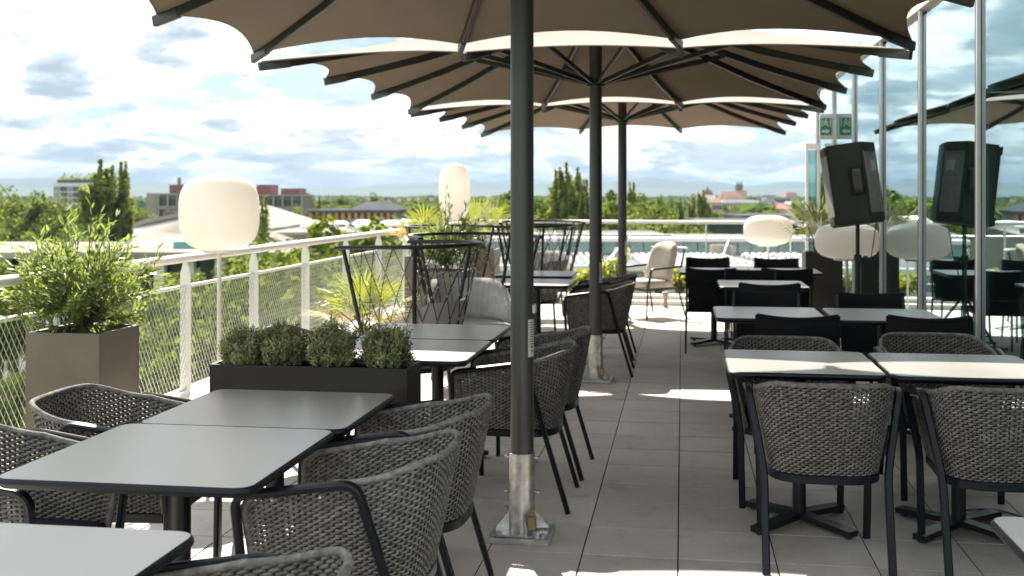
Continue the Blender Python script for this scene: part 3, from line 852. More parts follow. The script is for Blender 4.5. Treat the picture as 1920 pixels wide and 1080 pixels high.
# ------------------------------------------------------------------ black sling chairs (local +x is the front)
def sling_proto():
    t = thing('sling_chair', '', 'chair', (0, 0, 0), 0, 'black sling chairs')
    W = 0.235
    b = MB(); NS, NT = 10, 8; vs = []
    for side in (0, 1):
        for i in range(NT + 1):
            q = i / NT
            z = lerp(0.40, 0.815, q); x = lerp(-0.175, -0.275, q) - (0.012 if side else 0)
            for k in range(NS + 1):
                s_ = -1 + 2 * k / NS
                sag = (1 - s_ * s_)
                vs.append(V(x - 0.045 * sag, s_ * W * (0.90 + 0.12 * smooth01((q - 0.45) * 3)), z - 0.022 * sag * q ** 4))
    w = NS + 1; o2 = (NT + 1) * w
    fs = [(i * w + k, i * w + k + 1, (i + 1) * w + k + 1, (i + 1) * w + k) for i in range(NT) for k in range(NS)]
    fs += [tuple(o2 + q for q in reversed(f)) for f in fs]
    fs += [(NT * w + k, NT * w + k + 1, o2 + NT * w + k + 1, o2 + NT * w + k) for k in range(NS)]
    for k in (0, NS): fs += [(i * w + k, (i + 1) * w + k, o2 + (i + 1) * w + k, o2 + i * w + k) for i in range(NT)]
    b.add(vs, fs); b.build('backrest', 'black', t, 50)
    # thick wrapped head band
    b = MB(); pts = []
    for k in range(15):
        s_ = -1 + 2 * k / 14; sag = 1 - s_ * s_
        pts.append(V(-0.268 - 0.045 * sag, s_ * W * 1.0, 0.755 - 0.018 * sag))
    b.sweep(pts, rrect(0.068, 0.013, 0.5), (0, 0, 1)); b.build('head_band', 'black', t, 50)
    b = MB(); vs = []
    for i in range(7):
        q = i / 6
        for k in range(7):
            s_ = -1 + 2 * k / 6
            vs.append(V(lerp(0.25, -0.18, q), s_ * 0.205, lerp(0.45, 0.415, q) - 0.018 * (1 - s_ * s_)))
    n = len(vs); fs = [(i * 7 + k, i * 7 + k + 1, (i + 1) * 7 + k + 1, (i + 1) * 7 + k) for i in range(6) for k in range(6)]
    vs2 = [p - V(0, 0, 0.012) for p in vs]
    b.add(vs + vs2, fs + [tuple(q + n for q in reversed(f)) for f in fs]); b.build('seat', 'black', t, 50)
    for sg in (-1, 1):
        y = sg * 0.228
        MB().sweep([(-0.27, y, 0.80), (-0.185, y, 0.43), (-0.265, y * 1.04, 0.0)], rrect(0.013, 0.009), (1, 0, 0)).build('leg', 'blackmetal', t)
        MB().sweep([(0.245, y, 0.44), (0.275, y * 1.04, 0.0)], rrect(0.013, 0.009), (1, 0, 0)).build('leg', 'blackmetal', t)
        MB().sweep([(0.255, y * 0.96, 0.44), (-0.20, y * 0.96, 0.405)], rrect(0.013, 0.009), (0, 0, 1)).build('side_rail', 'blackmetal', t)
    for x, z in ((0.245, 0.425), (-0.19, 0.395)):
        MB().tube([(x, -0.22, z), (x, 0.22, z)], 0.009, 8).build('stretcher', 'blackmetal', t)
    return t
C0 = sling_proto()
C0.location = (0.66, 6.97, 0); C0.rotation_euler.z = R(90)
C0['label'] = 'black sling chair behind the left woven chair, nearest of the sling chairs, left'
def schair(x, y, deg, label): return dup(C0, (x, y, 0), R(deg), label)
schair(1.40, 7.03, 91, 'black sling chair nearest the glass wall, its back to the camera')
schair(0.60, 8.05, -90, 'black sling chair on the far side of the paired tables, left')
schair(1.33, 8.03, -88, 'black sling chair on the far side of the paired tables, under the loudspeaker')
schair(0.68, 9.33, 90, 'black sling chair on the near side of the single third table')
schair(0.63, 10.46, -90, 'black sling chair on the far side of the single third table')
schair(0.98, 11.18, 90, 'black sling chair at the farthest tables, right, back to the camera')
schair(1.02, 12.34, -90, 'farthest black sling chair on the right, in front of the flat lamp')
schair(0.27, 11.10, 90, 'black sling chair with its legs against the sunlit floor')
schair(0.28, 12.38, -90, 'farthest black sling chair on the left, seen over another one')

# ------------------------------------------------------------------ cord lounge chairs (local +x is the front)
def lounge_proto():
    t = thing('cord_lounge_chair', '', 'lounge chair', (0, 0, 0), 0, 'black cord lounge chairs')
    def U(q, w, d, back, xf):
        """q -1..1 round a horseshoe"""
        a = abs(q); sg = 1 if q > 0 else -1
        if a > 0.62:
            k = (a - 0.62) / 0.38
            return V(lerp(0.05, xf, k), sg * w, 0)
        th = a / 0.62 * PI / 2
        return V(0.05 - back * math.cos(th), sg * w * math.sin(th), 0)
    def top(q): p = U(q, 0.50, 0, 0.46, 0.34); p.z = 1.17 + 0.012 * (1 - q * q); return p
    def bot(q): p = U(q, 0.30, 0, 0.28, 0.24); p.z = 0.36; return p
    n = 48
    MB().sweep([top(-1 + 2 * i / n) for i in range(n + 1)], rrect(0.013, 0.022, 0.6), (0, 0, 1)).build('top_rail', 'blackmetal', t, 40)
    MB().sweep([bot(-1 + 2 * i / n) for i in range(n + 1)] + [bot(-1)], rrect(0.016, 0.012), (0, 0, 1)).build('seat_ring', 'blackmetal', t, 40)
    for q in (-0.93, -0.40, 0.40, 0.93):
        a, c = top(q), bot(q)
        foot = c + (c - a) * 0.36; foot.z = 0
        foot.x = c.x * 1.12; foot.y = c.y * 1.12
        MB().tube([a, c], 0.0135, 8).tube([c, foot], 0.0135, 8).build('leg', 'blackmetal', t, True)
    # net: crossing cords
    NN, ROW = 32, 5
    b = MB(); kn = MB()
    def nodep(i, v):
        q = -0.92 + 1.84 * i / NN
        return top(q) * v + bot(q) * (1 - v)
    for j in range(ROW):
        v0, v1 = j / ROW, (j + 1) / ROW
        for i in range(NN + 1):
            if (i + j) % 2: continue
            for di in (-1, 1):
                if 0 <= i + di <= NN: b.tube([nodep(i, v0), nodep(i + di, v1)], 0.0030, 4, caps=False)
            if j: kn.lathe([(0.003, -0.008), (0.0055, 0.0), (0.003, 0.008)], 6, mat=Matrix.Translation(nodep(i, v0)))
    nt = b.build('cord_net', 'cord', t, True, 'stuff')
    kn.build('cord_clips', 'knot', nt, True, 'stuff')
    # seat cushion and channelled back cushion
    b = MB(); rings = []
    for z, k in ((0.365, 0.93), (0.38, 0.99), (0.44, 1.0), (0.465, 0.96), (0.475, 0.85), (0.478, 0.4)):
        rings.append([V(p.x * k + 0.02, p.y * k, z) for p in (bot(-1 + 2 * i / 28) for i in range(29))])
    m_ = 29
    b.add([p for r0 in rings for p in r0], [(i * m_ + j, i * m_ + (j + 1) % m_, (i + 1) * m_ + (j + 1) % m_, (i + 1) * m_ + j) for i in range(5) for j in range(m_)] + [tuple(5 * m_ + j for j in range(m_))])
    b.build('seat_cushion', 'cushion', t, 60)
    b = MB(); NQ, NV = 66, 10; vs = []
    for side in (0, 1):
        for j in range(NV + 1):
            v = j / NV
            for i in range(NQ + 1):
                q = -0.72 + 1.44 * i / NQ
                hmax = 0.35 * (1 - 0.55 * smooth01((abs(q) - 0.25) / 0.47))
                z = 0.46 + hmax * v
                k = (z - 0.36) / 0.81
                p = top(q) * k + bot(q) * (1 - k); p.z = z
                inn = V(0.05 - p.x, -p.y, 0); inn = inn.normalized() if inn.length > 1e-6 else V(1, 0, 0)
                rib_ = abs(math.sin(i * PI / 3.0)) * 0.006
                th = 0.012 if side == 0 else 0.012 + (0.075 + rib_) * math.sqrt(max(0.0, 1 - (2 * v - 1) ** 4)) * math.sqrt(max(0, 1 - abs(2 * i / NQ - 1) ** 6))
                vs.append(p + inn * th)
    w = NQ + 1; o2 = w * (NV + 1)
    fs = [(j * w + i, j * w + i + 1, (j + 1) * w + i + 1, (j + 1) * w + i) for j in range(NV) for i in range(NQ)]
    fs += [tuple(o2 + k for k in reversed(f)) for f in fs]
    fs += [(NV * w + i, NV * w + i + 1, o2 + NV * w + i + 1, o2 + NV * w + i) for i in range(NQ)]
    b.add(vs, fs); b.build('back_cushion', 'cushion', t, 60)
    return t
L0 = lounge_proto()
L0.location = (-1.76, 7.42, 0); L0.rotation_euler.z = R(166)
L0['label'] = 'nearest black cord lounge chair, behind the thyme box with grey cushions'
dup(L0, (-1.72, 9.05, 0), R(-62), 'black cord lounge chair opened towards the camera, second from the front')
dup(L0, (-1.55, 12.15, 0), R(170), 'black cord lounge chair just left of the second parasol pole')
dup(L0, (-1.72, 13.75, 0), R(-80), 'black cord lounge chair farthest back, near the far railing')
dup(L0, (-2.45, 11.6, 0), R(-20), 'black cord lounge chair beside the olive planter')

# cream high-back armchair in the sun
def cream_chair():
    t = thing('cream_armchair', 'cream cushioned high-back armchair in the sun by the far kerb', 'armchair', (-0.42, 14.15, 0), R(-135))
    b = MB(); vs = []; NQ, NV = 14, 12
    for side in (0, 1):
        for j in range(NV + 1):
            v = j / NV
            for i in range(NQ + 1):
                s_ = -1 + 2 * i / NQ
                w_ = 0.235 * (1 - 0.22 * smooth01((v - 0.7) / 0.3)) 
                x = -0.20 - 0.17 * v + 0.05 * s_ * s_
                th = 0 if side == 0 else 0.085 * math.sqrt(max(0, 1 - s_ ** 6)) * math.sqrt(max(0, 1 - (2 * v - 1) ** 6)) - 0.008 * (math.sin(v * 22) ** 8)
                vs.append(V(x + th, s_ * w_, 0.42 + 0.50 * v - 0.03 * s_ * s_ * v))
    w = NQ + 1; o2 = w * (NV + 1)
    fs = [(j * w + i, j * w + i + 1, (j + 1) * w + i + 1, (j + 1) * w + i) for j in range(NV) for i in range(NQ)]
    fs += [tuple(o2 + k for k in reversed(f)) for f in fs]
    fs += [(NV * w + i, NV * w + i + 1, o2 + NV * w + i + 1, o2 + NV * w + i) for i in range(NQ)]
    b.add(vs, fs); b.build('back_cushion', 'cream_cushion', t, 60)
    MB().cbox(-0.22, 0.27, -0.24, 0.24, 0.365, 0.455, 0.025).build('seat_cushion', 'cream_cushion', t, 50)
    MB().sweep([(-0.24, -0.25, 0.35), (0.27, -0.25, 0.35), (0.27, 0.25, 0.35), (-0.24, 0.25, 0.35), (-0.24, -0.25, 0.35)], rrect(0.013, 0.010), (0, 0, 1)).build('seat_frame', 'anth', t)
    for sg in (-1, 1):
        MB().sweep(fillet([(0.24, sg * 0.25, 0.36), (0.20, sg * 0.275, 0.60), (-0.30, sg * 0.275, 0.62)], 0.04), rrect(0.011, 0.014), (0, 1, 0)).build('armrest', 'anth', t, 40)
        MB().tube([(0.24, sg * 0.25, 0.36), (0.30, sg * 0.29, 0.0)], 0.011, 8).build('leg', 'anth', t, True)
        MB().tube([(-0.36, sg * 0.275, 0.84), (-0.26, sg * 0.26, 0.36), (-0.36, sg * 0.29, 0.0)], 0.012, 8).build('leg', 'anth', t, True)
    n = 20
    MB().sweep([V(-0.34 - 0.14 * math.cos(PI / 2 * (-1 + 2 * i / n)), 0.285 * math.sin(PI / 2 * (-1 + 2 * i / n)), 0.845) for i in range(n + 1)], rrect(0.011, 0.022, .6), (0, 0, 1)).build('back_rail', 'white', t, 40)
    return t
cream_chair()

# ------------------------------------------------------------------ planters
def planter(label, x0, y0, w, d, h, mat='bronze', wall=0.022, zb=0.0):
    t = thing('planter', label, 'planter', (x0 + w / 2, y0 + d / 2, 0))
    a, c = w / 2, d / 2
    b = MB()
    b.cbox(-a, a, -c, -c + wall, zb + 0.012, h, 0.0025).cbox(-a, a, c - wall, c, zb + 0.012, h, 0.0025)
    b.cbox(-a + .0005, -a + wall, -c + wall - .002, c - wall + .002, zb + 0.0125, h - .001, 0.002).cbox(a - wall, a - .0005, -c + wall - .002, c - wall + .002, zb + 0.0125, h - .001, 0.002)
    if zb: b.cbox(-a + .002, a - .002, -c + .002, c - .002, zb, zb + .0115, .002)
    b.build('box', mat, t)
    if not zb: MB().box(-a + 0.03, a - 0.03, -c + 0.03, c - 0.03, 0.0, 0.011).build('base', 'gasket', t)
    else:
        for sx in (-1, 1):
            for sy in (-1, 1): MB().cbox(sx * (a - .03) - .011, sx * (a - .03) + .011, sy * (c - .03) - .011, sy * (c - .03) + .011, 0.0, zb - .0005, .002).build('leg', mat, t)
    nx, ny = 8, 8; vs = [V(lerp(-a + wall, a - wall, i / nx), lerp(-c + wall, c - wall, j / ny), h - 0.075 + rnd.uniform(-.012, .012)) for j in range(ny + 1) for i in range(nx + 1)]
    MB().add(vs, [(j * 9 + i, j * 9 + i + 1, (j + 1) * 9 + i + 1, (j + 1) * 9 + i) for j in range(ny) for i in range(nx)]).build('soil', 'soil', t)
    return t
planter('tall square bronze planter with the olive tree on the left', -3.36, 5.38, 0.41, 0.43, 0.80)
planter('low long dark planter box filled with four thyme bushes', -1.98, 4.52, 0.86, 0.25, 0.795, 'darkbox', 0.012, 0.56)
planter('bronze planter with the far olive, behind the nearest cord lounge chair', -2.46, 10.25, 0.45, 0.45, 0.80)
planter('bronze planter against the left railing under the yellowing palm', -3.18, 12.7, 0.45, 0.45, 0.80)
planter('bronze planter in the far left corner below the tall white lamp', -2.85, 14.35, 0.45, 0.45, 0.80)
planter('dark planter with a palm at the glass wall behind the flat lamp', 1.42, 13.45, 0.42, 0.42, 0.84, 'darkbox')
planter('low pot of the bushy palm standing by the left railing', -2.62, 8.15, 0.42, 0.42, 0.38, 'darkbox')

# ------------------------------------------------------------------ plants on the terrace
def leaf(b, p, d, n, L, W, mi=0, fold=0.25):
    d = d.normalized(); s_ = d.cross(n)
    s_ = s_.normalized() if s_.length > 1e-6 else d.orthogonal().normalized()
    n2 = s_.cross(d)
    m1 = p + d * L * 0.35 - n2 * W * fold; m2 = p + d * L * 0.7 - n2 * W * fold * 0.8
    b.add([p, m1 + s_ * W * 0.5 + n2 * W * fold, m2 + s_ * W * 0.42 + n2 * W * fold, p + d * L, m2 - s_ * W * 0.42 + n2 * W * fold, m1 - s_ * W * 0.5 + n2 * W * fold],
          [(0, 1, 2, 3), (0, 3, 4, 5)], mi)
def rdir(r): 
    while True:
        v = V(r.uniform(-1, 1), r.uniform(-1, 1), r.uniform(-1, 1))
        if 0.05 < v.length < 1: return v.normalized()
def olive(label, loc, seed, crown, height, trunk_h, n_br, up=0.5, lean=0.0):
    r = random.Random(seed)
    t = thing('olive_tree', label, 'olive tree', loc)
    tr = MB(); fo = MB(); br = MB()
    tp = [V(0, 0, -0.02), V(0.012, 0.01, trunk_h * 0.4), V(-0.012, 0.0, trunk_h * 0.75), V(0.006, 0.0, trunk_h)]
    tr.tube(tp, 0.017, 8, scale=[1.35, 1.0, 0.95, 1.05])
    base = tp[-1]
    for k in range(n_br):
        a = 2 * PI * (k + r.uniform(-.3, .3)) / n_br
        el = r.uniform(-0.15, 1.15)
        spr = k % 9 == 0
        if spr: el = 1.25
        Lb = crown * r.uniform(0.55, 1.0) * (0.9 if el < 0.6 else 1.0)
        if spr: Lb = height * r.uniform(0.8, 1.0)
        d = V(math.cos(a) * math.cos(el), math.sin(a) * math.cos(el), math.sin(el))
        pts = [base + V(0, 0, r.uniform(-0.1, 0.06))]
        cur = d.copy()
        ns = 8
        for s_ in range(ns):
            cur = (cur + V(0, 0, 0.10 * up) + rdir(r) * 0.16).normalized()
            pts.append(pts[-1] + cur * Lb / ns)
        br.tube(pts, 0.0035, 4, scale=[1.6 - 1.3 * i / ns for i in range(ns + 1)])
        for i in range(1, ns + 1):
            seg = (pts[i] - pts[i - 1]); dseg = seg.normalized()
            for q in range(3 if spr else 5):
                p = pts[i - 1] + seg * r.random()
                o_ = rdir(r); o_ = (o_ - dseg * o_.dot(dseg)).normalized()
                ld = (dseg * r.uniform(0.5, 1.3) + o_ * r.uniform(0.5, 1.0) + V(0, 0, 0.1))
                leaf(fo, p, ld, rdir(r), r.uniform(0.04, 0.072), r.uniform(0.010, 0.016))
            if i > 2 and not spr:      # twigs
                o_ = rdir(r); td = (dseg + o_ * 0.9 + V(0, 0, 0.3)).normalized(); Lt = r.uniform(0.05, 0.14) * crown / 0.38
                q0 = pts[i]; q1 = q0 + td * Lt
                br.tube([q0, q1], 0.0014, 3, caps=False)
                for q in range(7):
                    p = q0.lerp(q1, (q + 0.5) / 7)
                    o_ = rdir(r); o_ = (o_ - td * o_.dot(td)).normalized()
                    leaf(fo, p, td * r.uniform(0.6, 1.3) + o_ * 0.8, rdir(r), r.uniform(0.036, 0.066), r.uniform(0.009, 0.015))
    tr.build('trunk', 'bark', t, True)
    br.build('branches', 'bark', t, True)
    fo.build('foliage', 'olive', t, kind='stuff')
    return t
olive('leafy olive tree in the tall bronze planter on the left', (-3.17, 5.60, 0.72), 11, 0.46, 0.66, 0.18, 64, 0.38)
olive('far olive tree in front of the tall white lamp', (-2.22, 10.48, 0.72), 23, 0.42, 0.72, 0.20, 40, 0.8)

def thyme(label, loc, rx, rz, seed):
    r = random.Random(seed); t = thing('thyme_bush', label, 'bush', loc, 0, 'thyme bushes in the low box')
    b = MB(); st = MB()
    for k in range(1500):
        a = r.uniform(0, 2 * PI); ph = math.acos(1 - r.random() ** 0.85 * 1.18)
        d = V(math.sin(ph) * math.cos(a), math.sin(ph) * math.sin(a), math.cos(ph))
        lump = 0.86 + 0.16 * math.sin(4 * a + seed) * math.sin(3 * ph + seed) + 0.10 * math.sin(9 * a + 2 * seed) + 0.07 * math.sin(7 * ph + seed)
        rad = lump * (r.uniform(0.72, 1.04) if r.random() < 0.8 else r.uniform(0.4, 0.8))
        tip = V(d.x * rx * rad, d.y * rx * rad, rz * 0.42 + d.z * rz * 0.62 * rad)
        sd = (d * 0.8 + V(0, 0, 0.9) + rdir(r) * 0.3).normalized(); L = r.uniform(0.026, 0.058)
        p0 = tip - sd * L
        for q in range(7):
            p = p0.lerp(tip, q / 6)
            for w in range(2):
                ld = rdir(r); ld = (ld - sd * ld.dot(sd)).normalized() + sd * 0.7
                leaf(b, p, ld, sd, r.uniform(0.008, 0.013), 0.0056, fold=0.1)
        if k % 3 == 0: st.tube([V(d.x * 0.02, d.y * 0.02, 0.0), tip * 0.5, tip], 0.0009, 3, caps=False)
    # inner woody core sticks
    st.build('stems', 'bark', t, kind='stuff'); b.build('foliage', 'thyme', t, kind='stuff')
    return t
BX = -1.98
for k, (x, rx, rz, lab) in enumerate(((0.115, 0.115, 0.215, 'leftmost thyme bush of four in the low dark box'), (0.275, 0.122, 0.235, 'second thyme bush from the left, with brown bare stems'),
                                     (0.505, 0.128, 0.25, 'third thyme bush from the left in the low dark box'), (0.735, 0.128, 0.24, 'rightmost thyme bush of four, at the end of the box'))):
    thyme(lab, (BX + x, 4.635 + (0.015 if k % 2 else -0.01), 0.735), rx, rz, 30 + k)

def fan_palm(label, loc, seed, n, stem, fan, dry=2, low=0.15):
    r = random.Random(seed); t = thing('fan_palm', label, 'palm', loc)
    tr = MB().tube([(0, 0, -0.05), (0.01, 0, 0.05), (0, 0, 0.16)], 0.05, 8, scale=[1.2, 1.0, 0.7]); tr.build('trunk', 'bark', t, True)
    for k in range(n):
        a = 2 * PI * k / n * 1.618 * 2 + r.uniform(-.2, .2); el = lerp(low, 1.35, (k + .5) / n)
        d = V(math.cos(a) * math.cos(el), math.sin(a) * math.cos(el), math.sin(el))
        L = stem * r.uniform(0.75, 1.05)
        pts = [V(0, 0, 0.1), V(0, 0, 0.1) + d * L * 0.5 + V(0, 0, 0.02), V(0, 0, 0.1) + d * L]
        b = MB().tube(pts, 0.006, 5, scale=[1.2, 0.9, 0.7])
        side = d.cross(V(0, 0, 1)).normalized(); nn = side.cross(d).normalized()
        nb = 19
        for q in range(nb):
            an = lerp(-1.5, 1.5, q / (nb - 1))
            ld = (d * math.cos(an) + side * math.sin(an) + nn * 0.12).normalized()
            Lf = fan * (0.72 + 0.28 * math.cos(an)) * r.uniform(0.92, 1.05)
            p = pts[-1]
            w = fan * 0.045
            m1 = p + ld * Lf * 0.5 + nn * 0.02; tip = p + ld * Lf - V(0, 0, Lf * 0.16 * r.uniform(0.4, 1.6))
            s_ = ld.cross(nn).normalized()
            b.add([p, m1 + s_ * w * .5, tip, m1 - s_ * w * .5, m1 - nn * w * 0.25], [(0, 1, 4), (1, 2, 4), (2, 3, 4), (3, 0, 4)])
        b.build('frond', 'palm_dry' if k < dry else 'palm', t)
    return t
fan_palm('bushy fan palm behind the thyme box by the left railing', (-2.42, 8.36, 0.34), 4, 15, 0.30, 0.34, 3, 0.1)
fan_palm('yellowing fan palm beside the far olive at the left railing', (-2.98, 12.9, 0.76), 9, 13, 0.30, 0.42, 4, 0.2)
fan_palm('green fan palm right of the far olive, below the tall lamp', (-2.62, 14.58, 0.76), 15, 12, 0.34, 0.40, 2, 0.3)
fan_palm('fan palm in the dark planter at the glass wall', (1.56, 13.62, 0.80), 21, 13, 0.30, 0.38, 1, 0.35)

def kerb_shrub(label, loc, seed, rx, rz):
    r = random.Random(seed); t = thing('shrub', label, 'shrub', loc)
    b = MB(); st = MB()
    for k in range(26):
        a = r.uniform(0, 2 * PI); d = V(math.cos(a) * r.uniform(.2, 1), math.sin(a) * r.uniform(.2, 1), r.uniform(0.5, 1.2))
        tip = V(d.x * rx, d.y * rx, d.z * rz * 0.85)
        st.tube([V(0, 0, -0.02), tip * 0.5 + V(0, 0, 0.04), tip], 0.004, 3, caps=False)
        for q in range(15):
            p = V(0, 0, 0).lerp(tip, r.uniform(0.35, 1.0)) + rdir(r) * 0.05
            leaf(b, p, rdir(r) + V(0, 0, 0.4), rdir(r), r.uniform(0.05, 0.09), r.uniform(0.03, 0.05))
    st.build('stems', 'bark', t, kind='stuff'); b.build('foliage', 'shrub', t, kind='stuff')
for k, (px, dep, rx, rz, lab) in enumerate(((1150, 16.3, 0.30, 0.62, 'yellow green shrub between the two far parasol poles'), (1238, 16.2, 0.26, 0.42, 'low yellow green shrub right of the cream armchair'),
                                          (1275, 16.4, 0.30, 0.40, 'low yellow green shrub left of the black sling chairs'), (1380, 16.4, 0.3, 0.38, 'yellow green shrub glimpsed between the black sling chairs'),
                                          (1490, 16.3, 0.25, 0.36, 'yellow green shrub beside the planter at the glass wall'), (1080, 16.4, 0.3, 0.4, 'yellow green shrub behind the cord lounge chairs'))):
    X, Y = bearing(px, dep); kerb_shrub(lab, (X, Y, 0.05), 50 + k, rx, rz)

# ------------------------------------------------------------------ white globe lamps
def lamp(label, loc, w, h, zb, sq=2.6, lean=0.0):
    t = thing('floor_lamp', label, 'lamp', loc, 0, 'white floor lamps')
    n = 20; prof = []
    for k in range(n + 1):
        a = -PI / 2 + PI * k / n
        c, s_ = math.cos(a), math.sin(a)
        prof.append((max(0.001, w / 2 * abs(c) ** (2 / sq)), zb + h / 2 + h / 2 * (1 if s_ > 0 else -1) * abs(s_) ** (2 / sq)))
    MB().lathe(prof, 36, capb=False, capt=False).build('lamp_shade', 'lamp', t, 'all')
    MB().lathe([(w * 0.20, zb - 0.012), (w * 0.22, zb + 0.006)], 24).build('shade_base', 'white', t, True)
    MB().tube([(0.0, 0, 0.02), (lean * 0.5, 0, zb * 0.5), (0, 0, zb)], 0.0135, 10).build('stem', 'white', t, True)
    MB().lathe([(0.15, 0.0), (0.15, 0.014), (0.02, 0.022)], 24).build('foot_plate', 'white', t, True)
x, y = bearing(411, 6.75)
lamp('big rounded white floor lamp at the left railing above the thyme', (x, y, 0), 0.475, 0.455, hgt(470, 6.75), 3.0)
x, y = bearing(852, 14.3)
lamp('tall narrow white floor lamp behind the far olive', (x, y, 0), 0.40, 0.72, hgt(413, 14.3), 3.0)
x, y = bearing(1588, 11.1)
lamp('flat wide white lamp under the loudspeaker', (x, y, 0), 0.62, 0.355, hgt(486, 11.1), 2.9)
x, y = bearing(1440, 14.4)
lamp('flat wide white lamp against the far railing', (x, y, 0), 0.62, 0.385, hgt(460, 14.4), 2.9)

# ------------------------------------------------------------------ loudspeaker on its stand
x, y = bearing(1608, 9.75)
st = thing('speaker_stand', 'black tripod pole carrying the loudspeaker', 'speaker stand', (x, y, 0))
MB().tube([(0, 0, 0.25), (0, 0, 1.26)], 0.0175, 12).build('pole', 'blackmetal', st, True)
MB().tube([(0, 0, 0.55), (0, 0, 0.98)], 0.021, 12).build('outer_tube', 'blackmetal', st, True)
kb = MB().cbox(-0.03, 0.03, -0.03, 0.03, 0.93, 0.995, 0.006).tube([(0.02, 0, 0.96), (0.075, 0, 0.965)], 0.013, 8).cbox(0.05, 0.085, -0.02, 0.02, 0.95, 0.985, 0.004).build('clamp', 'blackmetal', st)
for k in range(3):
    a = 0.5 + 2 * PI * k / 3
    u = V(math.cos(a), math.sin(a), 0)
    lg = MB().sweep([u * 0.03 + V(0, 0, 0.62), u * 0.48 + V(0, 0, 0.015)], rrect(0.011, 0.008), (0, 0, 1)).build('leg', 'blackmetal', st)
    MB().sweep([V(0, 0, 0.28), u * 0.27 + V(0, 0, 0.29)], rrect(0.008, 0.006), (0, 0, 1)).build('brace', 'blackmetal', st)
    MB().lathe([(0.016, 0.0), (0.016, 0.03)], 8, mat=Matrix.Translation(u * 0.48)).build('rubber_foot', 'gasket', lg)
sp = thing('loudspeaker', 'black loudspeaker tilted on its pole in front of the glass', 'loudspeaker', (x, y, 1.255))
sp.rotation_euler = (R(-4), R(-8), R(-9))
poly = [(-0.235, 0.10), (-0.165, -0.185), (0.125, -0.185), (0.235, 0.02), (0.225, 0.19), (-0.20, 0.19)]
bm = bmesh.new()
vv = [bm.verts.new((px_, py_, z)) for z in (0.0, 0.695) for px_, py_ in poly]
nn_ = len(poly)
bm.faces.new([vv[i] for i in range(nn_ - 1, -1, -1)]); bm.faces.new([vv[nn_ + i] for i in range(nn_)])
for i in range(nn_): bm.faces.new([vv[i], vv[(i + 1) % nn_], vv[nn_ + (i + 1) % nn_], vv[nn_ + i]])
bmesh.ops.bevel(bm, geom=bm.edges[:], offset=0.016, segments=2, affect='EDGES')
MB().frombm(bm).build('cabinet', 'spk', sp, 30)
# grille strip on the left slanted face, grey edge panel on the right slanted face
def strip(p0, p1, z0, z1, off, th, lo=0.08, hi=0.92):
    a, c = V(*p0, 0), V(*p1, 0); d_ = c - a; n_ = V(d_.y, -d_.x, 0).normalized()
    a2, c2 = a + d_ * lo, a + d_ * hi
    q = MB(); vs = []
    for o_ in (off, off + th):
        for p in (a2, c2):
            for z in (z0, z1): vs.append(p + n_ * o_ + V(0, 0, z))
    return q.add(vs, [(0, 1, 3, 2), (4, 6, 7, 5), (0, 4, 5, 1), (2, 3, 7, 6), (0, 2, 6, 4), (1, 5, 7, 3)])
strip(poly[0], poly[1], 0.05, 0.645, 0.0, 0.006).build('grille', 'spkgrey', sp)
strip(poly[2], poly[3], 0.05, 0.645, 0.0, 0.005).build('edge_panel', 'spkgrey', sp)
strip(poly[2], poly[3], 0.44, 0.53, 0.0055, 0.001, 0.45, 0.8).build('sticker', 'label', sp)
for z in (0.01, 0.615):
    strip(poly[2], poly[3], z, z + 0.07, 0.004, 0.014, 0.05, 0.85).build('corner_pad', 'spk', sp)
    strip(poly[0], poly[1], z, z + 0.07, 0.004, 0.012, 0.35, 0.95).build('corner_pad', 'spk', sp)
MB().cbox(-0.02, 0.115, -0.1875, -0.1845, 0.235, 0.485, 0.001).build('handle_recess', 'tyre', sp)
hp = fillet([(0.055, -0.18, 0.26), (0.055, -0.235, 0.275), (0.055, -0.235, 0.445), (0.055, -0.18, 0.46)], 0.03)
MB().sweep(hp, rrect(0.036, 0.014, .5), (1, 0, 0)).build('handle', 'handle', sp, 40)
# cable hanging from the loudspeaker
cp = [(x + 0.15, y - 0.05, 1.28), (x + 0.13, y - 0.06, 1.15), (x + 0.10, y - 0.06, 0.95), (x + 0.05, y - 0.07, 0.8), (x + 0.03, y - .06, 0.55), (x + 0.06, y - 0.05, 0.25), (x + 0.2, y, 0.01), (x + 0.3, y - .3, 0.008)]
tag(MB().tube(fillet(cp, 0.06), 0.004, 6).build('speaker_cable', 'cord', None, True), 'thin dark cable hanging down from the loudspeaker', 'cable')
pts = [V(1.30 + 0.07 * k + 0.02 * math.sin(k), 5.62 - 0.02 * k + 0.10 * math.sin(k * 0.7), 0.006) for k in range(9)]
tag(MB().tube(fillet(pts, 0.04), 0.0045, 6).build('blue_cable', 'cable', None, True), 'blue cable on the floor at the right edge', 'cable')

# exit sign, hung at right angles to the glass
sg = thing('exit_sign', 'green running man emergency exit sign at the glass wall', 'sign', (1.842, 14.86, 2.22))
MB().cbox(-0.10, 0.095, 0.0, 0.03, 0.0, 0.33, 0.008).build('housing', 'sign', sg)
fp = MB().box(-0.09, 0.055, -0.003, -0.0005, 0.055, 0.275).build('sign_face', 'green', sg)
ar = MB()
def flat(poly2, yy):  # white shape on the sign face
    n_ = len(poly2); ar.add([V(px_, yy, pz_) for px_, pz_ in poly2], [tuple(range(n_))])
flat([(-0.075, 0.09), (-0.02, 0.09), (-0.02, 0.07), (0.03, 0.105), (-0.02, 0.14), (-0.02, 0.12), (-0.075, 0.12)], -0.0045)
flat([(-0.075, 0.165), (-0.065, 0.165), (-0.065, 0.265), (-0.075, 0.265)], -0.0045)      # door edge
flat([(0.03, 0.165), (0.042, 0.165), (0.042, 0.265), (0.03, 0.265)], -0.0045)
